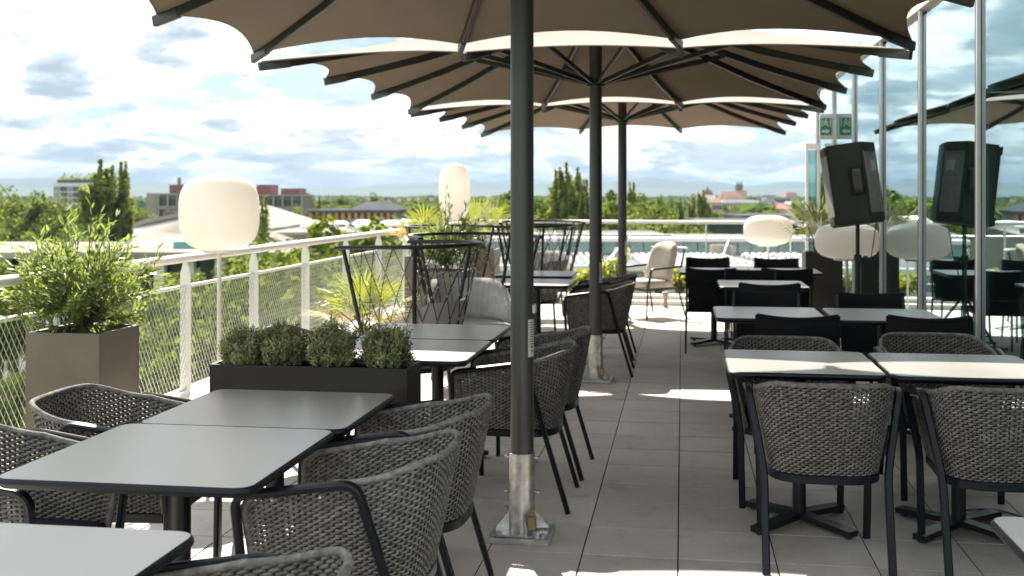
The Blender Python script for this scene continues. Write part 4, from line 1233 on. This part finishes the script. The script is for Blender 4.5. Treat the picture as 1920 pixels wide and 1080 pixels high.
flat([(-0.02 + 0.011 * math.cos(a * PI / 5), 0.252 + 0.011 * math.sin(a * PI / 5)) for a in range(10)], -0.0045)   # head
flat([(-0.03, 0.24), (-0.008, 0.238), (-0.018, 0.205), (-0.036, 0.208)], -0.0046)      # trunk
flat([(-0.03, 0.212), (-0.018, 0.208), (0.004, 0.195), (0.008, 0.17), (-0.004, 0.17), (-0.008, 0.19), (-0.03, 0.2)], -0.0048)   # front leg
flat([(-0.034, 0.212), (-0.026, 0.204), (-0.04, 0.185), (-0.06, 0.178), (-0.062, 0.188), (-0.046, 0.195)], -0.0050)       # rear leg
flat([(-0.012, 0.238), (0.008, 0.222), (0.02, 0.228), (0.018, 0.219), (0.006, 0.213), (-0.014, 0.226)], -0.0052)       # arm
flat([(-0.03, 0.24), (-0.05, 0.222), (-0.046, 0.207), (-0.054, 0.207), (-0.06, 0.226), (-0.036, 0.248)], -0.0054)      # arm
ar.build('running_man_and_arrow', 'sign', fp)

# small floor bollard light by the kerb
bl = thing('bollard_light', 'small taupe bollard light standing before the far kerb', 'bollard light', (-0.22, 15.2, 0))
MB().lathe([(0.045, 0), (0.045, 0.012), (0.03, 0.014), (0.024, 0.10), (0.036, 0.175)], 16).build('body', 'bollard', bl, 40)
MB().lathe([(0.048, 0.176), (0.048, 0.205), (0.04, 0.212)], 16).build('cap', 'bollard', bl, 40)

# ------------------------------------------------------------------ trees around the building
def leafquad(b, p, nrm, size, r):
    a = nrm.orthogonal().normalized(); c = nrm.cross(a)
    an = r.uniform(0, PI); a, c = a * math.cos(an) + c * math.sin(an), c * math.cos(an) - a * math.sin(an)
    a *= size * 0.5; c *= size * r.uniform(0.28, 0.5)
    b.add([p - a, p + c - nrm * size * .1, p + a, p - c - nrm * size * .1], [(0, 1, 2, 3)])
def broad_tree(seed, mat, H=14.0, RX=4.4, nc=64, per=95, size=0.46):
    r = random.Random(seed)
    tr = MB(); fo = MB()
    tr.tube([V(0, 0, -0.3), V(0.1, 0, H * .2), V(-.1, .1, H * .42), V(0, 0, H * .62)], 0.28, 8, scale=[1.4, 1, .8, .4])
    cz, rz = H * 0.60, H * 0.40
    for k in range(nc):
        d = rdir(r)
        if d.z < -0.35: d.z *= 0.5
        q = r.uniform(0.55, 0.98) * (0.88 + 0.16 * math.sin(3 * math.atan2(d.y, d.x) + seed) * math.cos(2 * d.z + seed))
        c = V(d.x * RX * q, d.y * RX * q, cz + d.z * rz * q)
        if k % 5 == 0: tr.tube([V(0, 0, H * r.uniform(.25, .5)), c * 0.5 + V(0, 0, cz * .45), c], 0.09, 5, scale=[1.3, .8, .3])
        cr = r.uniform(0.75, 1.45) * RX / 4.4
        for i in range(per):
            e = rdir(r); p = c + e * cr * r.uniform(0.55, 1.05); p.z -= 0.0
            nrm = (e + d * 0.6 + rdir(r) * 0.7 + V(0, 0, .3)).normalized()
            leafquad(fo, p, nrm, size * r.uniform(0.6, 1.2), r)
    return tr.mesh('trunk', 'bark', True), fo.mesh('crown', mat), H
def poplar(seed, H=20.0, RX=2.3, size=0.42, n=6200, mat='leafP'):
    r = random.Random(seed); tr = MB(); fo = MB()
    tr.tube([V(0, 0, -0.3), V(0, 0, H * .5), V(0, 0, H * .93)], 0.22, 7, scale=[1.4, .8, .15])
    stems = []
    for k in range(30):
        a = r.uniform(0, 2 * PI); z0 = H * r.uniform(0.06, 0.72); L = H * r.uniform(0.18, 0.34)
        rad = RX * r.uniform(0.35, 0.95) * math.sin(PI * min(1, (z0 + L * .6) / H) ** 0.75) ** 0.7
        p0 = V(0, 0, z0); p1 = V(math.cos(a) * rad * .8, math.sin(a) * rad * .8, z0 + L * .45); p2 = V(math.cos(a) * rad, math.sin(a) * rad, z0 + L)
        tr.tube([p0, p1, p2], 0.05, 4, scale=[1.2, .8, .2]); stems.append((p0, p1, p2, z0 + L * .5))
    stems.append((V(0, 0, H * .5), V(0, 0, H * .8), V(.1, 0, H), H * .8)); stems.append((V(0, 0, H * .6), V(0, 0, H * .85), V(0, .05, H), H * .85))
    for i in range(n):
        p0, p1, p2, zc = stems[r.randrange(len(stems))]
        q = r.uniform(0.12, 1.0); p = p0 * (1 - q) ** 2 + p1 * 2 * q * (1 - q) + p2 * q * q
        w = 0.72 * (1 - 0.6 * q) * (0.4 if p.z > H * .93 else 1)
        e = rdir(r); p = p + V(e.x * w, e.y * w, e.z * w * 1.6)
        nrm = (V(p.x, p.y, 0) * .5 + e + rdir(r) * .6).normalized()
        leafquad(fo, p, nrm, size * r.uniform(.6, 1.2), r)
    return tr.mesh('trunk', 'bark', True), fo.mesh('crown', mat), H
PROTO = {'A': [broad_tree(1, 'leafA'), broad_tree(2, 'leafA')], 'B': [broad_tree(3, 'leafB'), broad_tree(4, 'leafB')],
         'P': [poplar(5), poplar(6, RX=2.6)], 'Q': [poplar(7, RX=2.6, mat='leafP', n=6200)]}
cnt = 0
ORD = ['first', 'second', 'third', 'fourth', 'fifth', 'sixth', 'seventh', 'eighth', 'ninth', 'tenth', 'eleventh', 'twelfth', 'thirteenth', 'fourteenth', 'fifteenth', 'sixteenth']
def rank(rows, row):
    return ORD[sorted(q[0] for q in rows).index(row[0])] + ' from the left'
def tree(px, dep, ytop, kind, label, wide=1.0, group='trees below and beyond the terrace'):
    global cnt
    tm, cm, H = PROTO[kind][cnt % len(PROTO[kind])]; cnt += 1
    X, Y = bearing(px, dep); h = hgt(ytop, dep) - GROUND; s = h / sorted(v.co.z for v in cm.vertices)[int(len(cm.vertices) * (0.985 if kind in 'AB' else 0.9985))]
    nm = 'poplar_tree' if kind in 'PQ' else 'broadleaf_tree'
    t = thing(nm, label, 'tree', (X, Y, GROUND), rnd.uniform(0, 6.28), group)
    t.scale = (s * wide, s * wide, s)
    obj('trunk', tm, t); obj('crown', cm, t)
poplarL = 'tall slender dark poplar'
tree(187, 118, 303, 'P', 'left of the two tall dark poplars above the olive tree', 1.4)
tree(226, 120, 305, 'P', 'right of the two tall dark poplars above the olive tree', 1.1)
tree(205, 123, 352, 'P', 'shorter poplar between the two tall ones above the olive tree', 0.8)
tree(492, 98, 372, 'Q', 'dark conical tree just right of the big white lamp', 0.85)
G1 = 'rounded green tree in the row along the left edge'
ROWS = ((18, 150, 376, 1.1), (66, 146, 380, 1.1), (-25, 140, 384, 1.0), (112, 140, 398, 1.1), (150, 165, 388, 1.0), (100, 118, 428, 1.0), (35, 105, 445, 0.9), (262, 190, 402, 1.0), (148, 104, 436, 0.9))
for row in ROWS:
    px, dep, yt, w = row
    tree(px, dep, yt, 'A', G1 + ', ' + rank(ROWS, row), w, 'rounded trees along the left edge')
G2 = 'dark green tree seen through the railing net on the left'
ROWS = ((300, 62, 560, 0.9), (345, 52, 575, 0.9), (262, 80, 552, 0.8), (405, 56, 520, 0.9), (455, 62, 500, 0.9), (510, 52, 500, 0.8), (225, 70, 560, 0.8))
for row in ROWS:
    px, dep, yt, w = row
    tree(px, dep, yt, 'A', G2 + ', ' + rank(ROWS, row), w, 'dark trees seen through the railing net')
G3 = 'light green tree just below the left railing'
ROWS = ((560, 44, 490, 0.8), (622, 42, 462, 0.85), (688, 46, 452, 0.85), (745, 50, 455, 0.8), (600, 31, 535, 0.75), (535, 33, 550, 0.7), (705, 34, 525, 0.75), (470, 31, 590, 0.7), (650, 28, 560, 0.7), (420, 30, 640, 0.6), (335, 44, 650, 0.6), (30, 62, 690, 0.6), (2, 72, 505, 0.6), (75, 58, 720, 0.6))
for row in ROWS:
    px, dep, yt, w = row
    tree(px, dep, yt, 'B', G3 + ', ' + rank(ROWS, row), w, 'light green trees just below the railing')
ROWS = ((1062, 128, 307, 1.0), (1044, 131, 322, 0.9), (1082, 132, 318, 0.9), (1100, 136, 338, 0.9), (1033, 138, 352, 0.8))
for row in ROWS:
    px, dep, yt, w = row
    tree(px, dep, yt, 'P', 'poplar in the tall clump left of the second pole, ' + rank(ROWS, row), w, 'tall clump of poplars')
ROWS = ((1188, 172, 343, 1.0), (1240, 204, 366, 0.9), (1259, 206, 371, 0.8), (1276, 206, 373, 0.8), (1298, 201, 364, 0.8), (1319, 199, 358, 1.15), (1166, 250, 362, 0.9), (1146, 260, 360, 0.9))
for row in ROWS:
    px, dep, yt, w = row
    tree(px, dep, yt, 'P', 'poplar in the distant row beyond the far railing, ' + rank(ROWS, row), w, 'distant row of poplars')
G4 = 'light green round tree beyond the far railing'
ROWS = ((935, 150, 375, 1.2), (905, 170, 380, 1.2), (975, 165, 366, 1.1), (1005, 140, 378, 1.1), (1125, 150, 374, 1.0), (1152, 142, 386, 1.0), (1215, 165, 378, 1.0), (1234, 150, 396, 0.9), (1350, 240, 394, 1.0), (1385, 250, 400, 1.2), (1425, 255, 396, 1.2), (1465, 240, 402, 1.1), (1515, 210, 392, 1.2), (1555, 190, 388, 1.2), (870, 190, 384, 1.2), (830, 220, 386, 1.2))
for row in ROWS:
    px, dep, yt, w = row
    tree(px, dep, yt, 'B', G4 + ', ' + rank(ROWS, row), w, 'light round trees beyond the far railing')
G5 = 'green tree low behind the far railing'
ROWS = ((985, 104, 432, 1.0), (1035, 102, 430, 1.0), (1085, 106, 432, 1.0), (1150, 104, 433, 1.0), (1205, 108, 436, 1.0), (1260, 103, 432, 0.9), (930, 104, 425, 1.0), (1300, 112, 440, 0.8))
for row in ROWS:
    px, dep, yt, w = row
    tree(px, dep, yt, 'A', G5 + ', ' + rank(ROWS, row), w, 'trees low behind the far railing')
G6 = 'distant dark tree on the plain'
ROWS = ((586, 330, 374, 'Q'), (598, 335, 370, 'Q'), (640, 420, 372, 'A'), (670, 430, 374, 'Q'), (699, 340, 370, 'A'), (768, 420, 376, 'A'), (610, 260, 392, 'A'), (575, 250, 396, 'A'), (740, 400, 382, 'A'), (820, 420, 380, 'A'), (800, 300, 386, 'A'))
for row in ROWS:
    px, dep, yt, w = row
    tree(px, dep, yt, w, G6 + ', ' + rank(ROWS, row), 1.1, 'distant trees on the plain')
# woodland mass on the plain, nobody could count it
r = random.Random(77); b = MB()
for k in range(1500):
    dep = 320 * (1 + 9 * r.random() ** 1.7); px = r.uniform(-900, 3400)
    X, Y = bearing(px, dep); s = r.uniform(5, 10) * (1 + dep / 1800)
    hh = r.uniform(8, 13.2)
    for i in range(26):
        e = rdir(r); p = V(X + e.x * s, Y + e.y * s, GROUND + hh * 0.5 + e.z * hh * 0.5)
        leafquad(b, p, (e + V(0, 0, .4) + rdir(r) * .4).normalized(), s * 0.8, r)
wd = b.build('distant_woodland', 'wood_far'); wd['kind'] = 'stuff'; wd['label'] = 'hazy green woodland spread over the plain'; wd['category'] = 'woodland'

# ------------------------------------------------------------------ houses and halls
def building(name, label, pxc, dep, group=None):
    X, Y = bearing(pxc, dep)
    return thing(name, label, 'building', (X, Y, GROUND), YAW, group)
def W_(px0, px1, dep): return (px1 - px0) / 2110.0 * dep
def win_mesh(name, cells_, mat, y):   # a joined set of small far windows
    b_ = MB()
    for x0, x1, z0, z1 in cells_: b_.box(x0, x1, y, y + 0.3, z0, z1)
    return b_
# pale hotel tower with planted roof
dep = 500; t = building('tower_block', 'pale grey tower block with plants on its flat roof', 134, dep); w = W_(100, 168, dep) / 2; zt = hgt(343, dep) - GROUND
MB().box(-w, w, 0, 12, 0, zt).build('wall', 'wallwhite', t)
MB().box(-w * .82, w * .95, .5, 11, zt, zt + 1.4).build('roof_storey', 'slate', t)
cells_ = []
nc = 22
for i in range(nc):
    x0 = lerp(-w * .96, w * .96, i / nc)
    dark = (i // 4) % 2 == 1
    for j in range(7):
        z1 = zt - 1.6 - j * 2.6
        cells_.append((x0, x0 + 2 * w / nc * (0.75 if dark else 0.38), z1 - 2.1, z1))
win_mesh('w', cells_, 'winglass', -0.12).build('windows', 'winglass', t, kind='stuff')
b = MB(); r = random.Random(4)
for k in range(260):
    leafquad(b, V(r.uniform(-w * .8, w * .9), r.uniform(1, 10), zt + 1.4 + r.random() ** 2 * 3.4 * abs(math.sin(k * 1.3))), rdir(r), 1.1, r)
b.build('roof_plants', 'leafA', t, kind='stuff')
# slab office building with red top, partly behind the big lamp
def slab_block(label, px0, px1, ytop, dep, rows, cols, red, seed, blank=0.0):
    t = building('office_building', label, (px0 + px1) / 2, dep); w = W_(px0, px1, dep) / 2; zt = hgt(ytop, dep) - GROUND
    MB().box(-w, w, 0, 16, 0, zt).build('wall', 'brown', t)
    MB().box(-w * 1.01, w * 1.01, -0.4, 16.2, zt + .02, zt + .5).build('parapet', 'concrete', t)
    x_start = -w + 2 * w * blank
    if blank: MB().box(-w, x_start, -0.35, 0.0, 0, zt - .02).build('blank_panel', 'concrete', t)
    h_ = 3.1
    for j in range(rows):
        z1 = zt - 0.9 - j * h_
        cells_ = [(lerp(x_start, w, (i + .12) / cols), lerp(x_start, w, (i + .88) / cols), z1 - 1.7, z1) for i in range(cols)]
        win_mesh('w', cells_, 'winglass', -0.15).build('window_band', 'winglass', t, kind='stuff')
        MB().box(x_start, w, -0.45, 0.0, z1 - h_ + .35, z1 - 1.85).build('balcony_band', 'concrete', t)
    for k in range(cols // 2 + 1):
        xx = lerp(x_start, w, k / (cols // 2))
        MB().box(xx - .22, xx + .22, -0.7, 0.0, 0, zt - .03).build('pier', 'concrete', t)
    for x0, x1, hh in red: MB().box(lerp(-w, w, x0), lerp(-w, w, x1), 2, 12, zt + .5, zt + .5 + hh).build('roof_house', 'brickred', t)
    return t
t = slab_block('brown office slab with red roof houses right of the big lamp', 478, 566, 368, 300, 6, 10, ((0.0, 0.3, 2.6), (0.52, 0.92, 1.6)), 1)
t = slab_block('brown office block with a blank concrete end left of the big lamp', 276, 350, 366, 290, 5, 6, ((0.5, 1.0, 2.2),), 2, 0.3)
MB().box(1.2, 1.9, 5, 6, 15, 20).build('chimney', 'concrete', t)
# hall with ochre pilasters
dep = 215; t = building('pilaster_hall', 'long grey hall with ochre pilasters and a low hip roof', 662, dep); w = W_(582, 745, dep) / 2
zt = hgt(398, dep) - GROUND
MB().box(-w, w, 0, 18, 0, zt).build('wall', 'roofgrey', t)
MB().box(-w - .4, w + .4, -1.0, 18.5, zt + .01, zt + .45).build('eaves', 'slate', t)
MB().add([V(-w * .1, -1, zt + .46), V(w + .3, -1, zt + .46), V(w + .3, 18, zt + .46), V(-w * .1, 18, zt + .46), V(w * .2, 6, zt + 2.0), V(w * .75, 6, zt + 2.0)], [(0, 1, 5, 4), (1, 2, 5), (2, 3, 4, 5), (3, 0, 4)]).build('roof', 'slate', t)
n = 13
for i in range(n + 1):
    x = lerp(-w + .3, w - .3, i / n); MB().box(x - .30, x + .30, -0.7, 0.0, 0, zt - .05).build('pilaster', 'orange', t)
    if i < n: MB().box(x + .5, lerp(-w + .3, w - .3, (i + 1) / n) - .5, -0.1, 0.05, 0.4, zt - .4).build('pane', 'winglass', t)
# flat white roofs in front of it
def flat_hall(label, px0, px1, ytop, dep, depth, mat='roofwhite', domes=()):
    t = building('flat_hall', label, (px0 + px1) / 2, dep); w = W_(px0, px1, dep) / 2; zt = hgt(ytop, dep) - GROUND
    MB().box(-w, w, 0, depth, 0, zt).build('wall', 'concrete', t)
    MB().box(-w - .3, w + .3, -.3, depth, zt + .01, zt + .4).build('roof', mat, t)
    for q, yy, s in domes:
        MB().lathe([(s, 0), (s * .95, s * .25), (s * .6, s * .45), (.01, s * .5)], 12, mat=Matrix.Translation((lerp(-w, w, q), yy, zt + .4))).build('roof_dome', 'wallwhite', t, True)
    return t
FH = flat_hall('wide flat roofed hall with white roof domes above the left railing', 505, 752, 442, 128, 62, domes=((0.18, 12, 1.5), (0.30, 22, 1.6), (0.62, 9, 1.7), (0.80, 18, 1.9), (0.92, 26, 2.0), (0.45, 30, 1.5), (0.05, 24, 1.4)))
rr_ = random.Random(8)
for k in range(16):
    xx, yy, q = rr_.uniform(-6.5, 6.5), rr_.uniform(4, 50), rr_.uniform(.3, .9); zt = hgt(442, 128) - GROUND + .41
    MB().cbox(xx - q, xx + q, yy, yy + q, zt, zt + rr_.uniform(.3, .9), .04).build('roof_unit', rr_.choice(['roofgrey', 'concrete', 'slate', 'wallwhite']), FH)
dep = 118; t = building('pink_house', 'small pink house with a white roof at the conical tree', 508, dep)
w = 1.6; zt = hgt(455, dep) - GROUND
MB().box(-w, w, 0, 6, 0, zt).build('wall', 'wallpink', t)
MB().add([V(-w - .2, -.2, zt), V(w + .2, -.2, zt), V(w + .2, 6, zt), V(-w - .2, 6, zt), V(-w - .2, -.2, zt + 1.2), V(-w - .2, 6, zt + 1.2)], [(0, 1, 4), (1, 2, 5, 4), (2, 3, 5), (0, 4, 5, 3)]).build('roof', 'roofwhite', t)
# broad white shed roof behind the big lamp
dep = 132; t = building('white_hall', 'broad hall with a shallow white roof behind the big lamp', 380, dep)
pr = [(W_(380, 240, dep), hgt(421, dep)), (W_(380, 275, dep), hgt(411, dep)), (W_(380, 385, dep), hgt(390, dep)), (W_(380, 510, dep), hgt(428, dep))]
pr = [(x, z - GROUND) for x, z in pr]; D_ = 34
vs = [V(x, 0, z) for x, z in pr] + [V(x, D_, z) for x, z in pr] + [V(x, 0, z - .5) for x, z in pr] + [V(x, D_, z - .5) for x, z in pr]
rf = MB().add(vs, [(0, 1, 5, 4), (1, 2, 6, 5), (2, 3, 7, 6), (8, 9, 1, 0), (9, 10, 2, 1), (10, 11, 3, 2), (4, 0, 8, 12), (3, 7, 15, 11)]).build('roof', 'roofwhite', t)
MB().box(pr[0][0] + .4, pr[3][0] - .4, 0.4, D_, 0, hgt(441, dep) - GROUND).build('wall', 'concrete', t)
z_ = hgt(441, dep) - GROUND
MB().add([V(pr[0][0], -14, z_ - .2), V(pr[3][0], -14, z_ - .2), V(pr[3][0], .3, pr[3][1] - .4), V(pr[2][0], .3, pr[2][1] - .5), V(pr[0][0], .3, pr[0][1] - .4)], [(0, 1, 2, 3, 4)]).build('front_slope', 'roofwhite', t)
MB().box(pr[1][0] + 1.0, pr[1][0] + 2.3, 3, 5, pr[1][1], pr[1][1] + .9).build('roof_vent', 'redroof', t)
# long white roofed pavilion with dark glass and cream columns
dep = 84; t = building('pavilion', 'long low pavilion with white roof, dark glass and cream columns', 250, dep)
x0, x1 = W_(250, -200, dep), W_(250, 545, dep); zr = hgt(474, dep) - GROUND
MB().cbox(x0, x1, -2.0, 16, zr - .35, zr + .15, .05).build('roof', 'roofwhite', t)
MB().box(x0 + .5, x1 - .5, 0, 15, 0, zr - .36).build('wall', 'winglass', t)
k = 0
for px in (-150, -110, -70, -30, 15, 55, 105, 155, 205, 258, 305, 360, 418, 470, 520):
    xx = W_(250, px, dep); MB().box(xx - .38, xx + .38, -.9, -.2, 0, zr - .36).build('column', 'kerb', t)
MB().box(x0 + 20, x0 + 24, 3, 6, zr + .15, zr + .7).box(x1 - 9, x1 - 4, 4, 7, zr + .15, zr + .5).build('roof_light', 'teal', t)

# roof of the neighbouring wing below the far railing
dep = 72; t = building('neighbouring_wing', 'lower wing with teal glass band, white parapet and rows of white roof blocks', 1250, dep)
x0, x1 = W_(1250, 860, dep), W_(1250, 1900, dep); zr = -3.1 - GROUND
MB().box(x0, x1, -4, 18, 0, zr).build('wall', 'roofgrey', t)
MB().box(x0 - .2, x1, -4.2, -3.5, zr + .01, zr + .35).build('front_parapet', 'wallwhite', t)
MB().box(x0, x1, 15.2, 15.8, zr + .01, zr + 1.0).build('glass_sill', 'roofgrey', t)
zz0 = zr + .12
for k in range(34):
    xa = lerp(x0, x1, k / 34); xb = lerp(x0, x1, (k + 1) / 34)
    MB().box(xa + .05, xb - .05, 15.0, 15.15, zr + .08, zr + .98).build('pane', 'teal', t)
MB().box(x0 - .3, x1, 14.2, 18.5, zr + 1.01, zr + 1.30).build('cap', 'wallwhite', t)
MB().box(x0 - .3, W_(1250, 1330, dep), 17.0, 30, zr + 1.31, zr + 1.36).build('upper_roof', 'roofgrey', t)
b = MB()
for i in range(40):
    for j in range(8):
        if i in (9, 10, 11, 12) or (i > 26 and (i + j) % 9 == 0) or i in (27, 28): continue
        xx = W_(1250, 1010, dep) + i * 0.52 + j * 0.02; yy = 0.2 + j * 1.7
        b.cbox(xx, xx + .30, yy, yy + .62, zr + .02, zr + .26, .03)
b.build('roof_blocks', 'wallwhite', t, kind='stuff')
for px in (1195, 1420, 1510):
    xx = W_(1250, px, dep)
    MB().sweep([(xx - 1.6, 4, zr + .1), (xx + 1.0, 14, zr + 1.5)], rrect(.06, .06), (0, 0, 1)).build('roof_ladder', 'alu', t)
for px, s in ((1200, .5), (1418, .7), (1432, .6)):
    xx = W_(1250, px, dep); MB().cbox(xx - s, xx + s, 12.0, 13.0, zr + .02, zr + .02 + s * 1.2, .04).build('vent_box', 'roofwhite', t)
# dark flat roofs beyond
def low_roof(label, px0, px1, y0, dep):
    t = building('low_building', label, (px0 + px1) / 2, dep); w = W_(px0, px1, dep) / 2; zt = hgt(y0, dep) - GROUND
    MB().box(-w, w, 0, 20, 0, zt - .5).build('wall', 'winglass', t); MB().box(-w - .6, w + .6, -1, 21, zt - .49, zt).build('roof', 'slate', t)
low_roof('dark flat roofed building behind the flat white lamp', 1330, 1520, 414, 170)
low_roof('dark flat roofed building beyond the far railing on the right', 1395, 1560, 404, 215)

# old town on the right horizon
def house(label, px0, px1, ytop, ybase, dep, mat, roofmat=None, roof_h=0.0, rows=0, cols=0, hip=True, dpt=14):
    t = building('town_house', label, (px0 + px1) / 2, dep); w = W_(px0, px1, dep) / 2; zt = hgt(ytop, dep) - GROUND
    MB().box(-w, w, 0, dpt, 0, zt).build('wall', mat, t)
    if rows:
        cells_ = [(lerp(-w, w, (i + .2) / cols), lerp(-w, w, (i + .8) / cols), zt - 1.2 - j * 3.2 - 1.9, zt - 1.2 - j * 3.2) for i in range(cols) for j in range(rows)]
        win_mesh('w', cells_, 'winglass', -.14).build('windows', 'winglass', t, kind='stuff')
    if roof_h:
        i_ = w * .35 if hip else 0
        MB().add([V(-w - .4, -.5, zt), V(w + .4, -.5, zt), V(w + .4, dpt, zt), V(-w - .4, dpt, zt), V(-w + i_, dpt / 2, zt + roof_h), V(w - i_, dpt / 2, zt + roof_h)], [(0, 1, 5, 4), (1, 2, 5), (2, 3, 4, 5), (3, 0, 4)]).build('roof', roofmat, t)
    return t, w, zt
house('white slab block below the tower on the right horizon', 1354, 1424, 376, 402, 520, 'wallwhite', rows=5, cols=14)
t, w, zt = house('tan building with red roof and a pinnacled tower', 1352, 1396, 374, 390, 560, 'wallpink', 'redroof', 4.0)
t2 = building('church_tower', 'tan tower with dark pointed pinnacles on the right horizon', 1391, 575)
h_ = hgt(357, 575) - GROUND
MB().box(-2.6, 2.6, 0, 6, 0, h_).build('shaft', 'walltan', t2)
MB().box(-2.8, 0.4, -.2, 4, h_ + .01, h_ + 2.4).build('belfry', 'brown', t2)
for xx in (-2.4, -1.2, 0.0):
    MB().add([V(xx - .5, -.1, h_ + 2.4), V(xx + .5, -.1, h_ + 2.4), V(xx + .5, 1, h_ + 2.4), V(xx - .5, 1, h_ + 2.4), V(xx, .5, h_ + 5.2)], [(0, 1, 4), (1, 2, 4), (2, 3, 4), (3, 0, 4)]).build('pinnacle', 'slate', t2)
t3 = building('domed_house', 'white house with a reddish dome behind the poplars', 1329, 540); h_ = hgt(366, 540) - GROUND
MB().box(-3.2, 3.2, 0, 8, 0, h_).build('wall', 'wallwhite', t3)
MB().lathe([(2.9, h_ + .01), (2.7, h_ + 1.2), (1.9, h_ + 2.3), (.7, h_ + 3.0), (.15, h_ + 4.0)], 12, mat=Matrix.Translation((0, 4, 0))).build('dome', 'redroof', t3, True)
house('pink house left of the white slab block', 1335, 1354, 380, 400, 500, 'wallpink', 'redroof', 1.8, 3, 4)
house('greyish apartment block at the right end of the horizon', 1438, 1482, 370, 392, 620, 'concrete', rows=5, cols=9)
house('pink stair tower on the grey apartment block', 1474, 1494, 361, 385, 640, 'wallpink')
house('dark red house in front of the grey apartment block', 1438, 1462, 385, 402, 470, 'brickred', 'slate', 2.6, 2, 4)
house('pale house with red roof near the glass wall', 1462, 1484, 392, 405, 330, 'walltan', 'redroof', 1.8, 2, 3)
house('white block beside the glass wall on the horizon', 1484, 1530, 378, 396, 560, 'wallwhite', rows=4, cols=7)
r = random.Random(12)
for k in range(16):      # far town strip, each house tiny
    px = 590 + k * 19 + r.uniform(-6, 6); dp = r.uniform(900, 1500)
    house('tiny far house on the plain, ' + ORD[k] + ' from the left', px, px + r.uniform(7, 14), 377 + r.uniform(-1, 3), 390, dp, r.choice(['wallwhite', 'walltan', 'wallpink']), 'redroof', 3.0)[0]['group'] = 'tiny far houses on the plain'
t = building('water_tower', 'thin chimney on the plain above the ochre hall', 577, 900); MB().lathe([(1.6, 0), (1.2, hgt(361, 900) - GROUND)], 10).build('shaft', 'concrete', t)
# crane at the left edge
X, Y = bearing(28, 420); t = thing('crane', 'thin slanting crane jib at the left horizon', 'crane', (X, Y, GROUND), YAW)
zb, za = hgt(392, 420) - GROUND, hgt(340, 420) - GROUND
MB().sweep([(3.5, 0, zb - 2), (-7, 0, za + .6)], rrect(.17, .17), (0, 0, 1)).build('jib', 'brickred', t)
MB().cbox(-7.2, -5.6, -.5, .5, zb + .2, zb + 1.0, .05).box(-6.6, -6.2, -.2, .2, 0, zb + .2).build('mast', 'brickred', t)

# ------------------------------------------------------------------ street below
X, Y = bearing(284, 96)
bus = thing('bus', 'blue and white bus seen through the net beside the tall planter', 'bus', (X, Y, GROUND + 0.06), YAW + 0.18)
MB().cbox(-1.25, 1.25, 0, 9.5, 0.35, 1.25, .08).build('lower_body', 'busblue', bus)
MB().cbox(-1.2, 1.2, 0.05, 9.45, 1.26, 2.35, .06).build('window_band', 'winglass', bus)
MB().cbox(-1.25, 1.25, 0, 9.5, 2.36, 2.95, .1).build('roof', 'wallwhite', bus)
for xx in (-1.22, -0.2, 1.02): MB().box(xx, xx + .2, -.02, .06, 1.2, 2.4).build('pillar', 'busblue', bus)
for yy in (1.8, 7.2):
    for s_ in (-1, 1):
        MB().lathe([(.45, -.12), (.45, .12)], 14, mat=Matrix.Translation((s_ * 1.15, yy, .45)) @ Matrix.Rotation(PI / 2, 4, 'Y')).build('wheel', 'tyre', bus)
for xx in (-.95, .75): MB().cbox(xx, xx + .25, -.03, .05, .6, .75, .02).build('headlight', 'wallwhite', bus)
X, Y = bearing(306, 64); sl = thing('street_lamp', 'grey street lamp post seen through the railing net', 'street lamp', (X, Y, GROUND))
MB().tube([(0, 0, 0), (0, 0, 8.2)], .09, 8, scale=[1.2, .7]).build('post', 'concrete', sl, True)
MB().tube([(0, 0, 8.1), (-.6, 0, 8.35)], .05, 6).cbox(-1.0, -.5, -.12, .12, 8.3, 8.42, .03).build('lamp_head', 'concrete', sl)

# ------------------------------------------------------------------ the hazy air
HZ = 9300.0
hb = MB().box(-HZ, HZ, -HZ, HZ, GROUND - 1.5, 160.0)
haze = hb.build('haze', 'white'); haze['kind'] = 'stuff'
hm = bpy.data.materials.new('haze_air'); hm.use_nodes = True; hn = hm.node_tree; hn.nodes.clear()
ho = hn.nodes.new('ShaderNodeOutputMaterial'); hv = hn.nodes.new('ShaderNodeVolumePrincipled')
hv.inputs['Color'].default_value = (0.28, 0.41, 0.56, 1); hv.inputs['Density'].default_value = 0.00012; hv.inputs['Anisotropy'].default_value = 0.0
hn.links.new(hv.outputs[0], ho.inputs['Volume'])
haze.data.materials.clear(); haze.data.materials.append(hm)
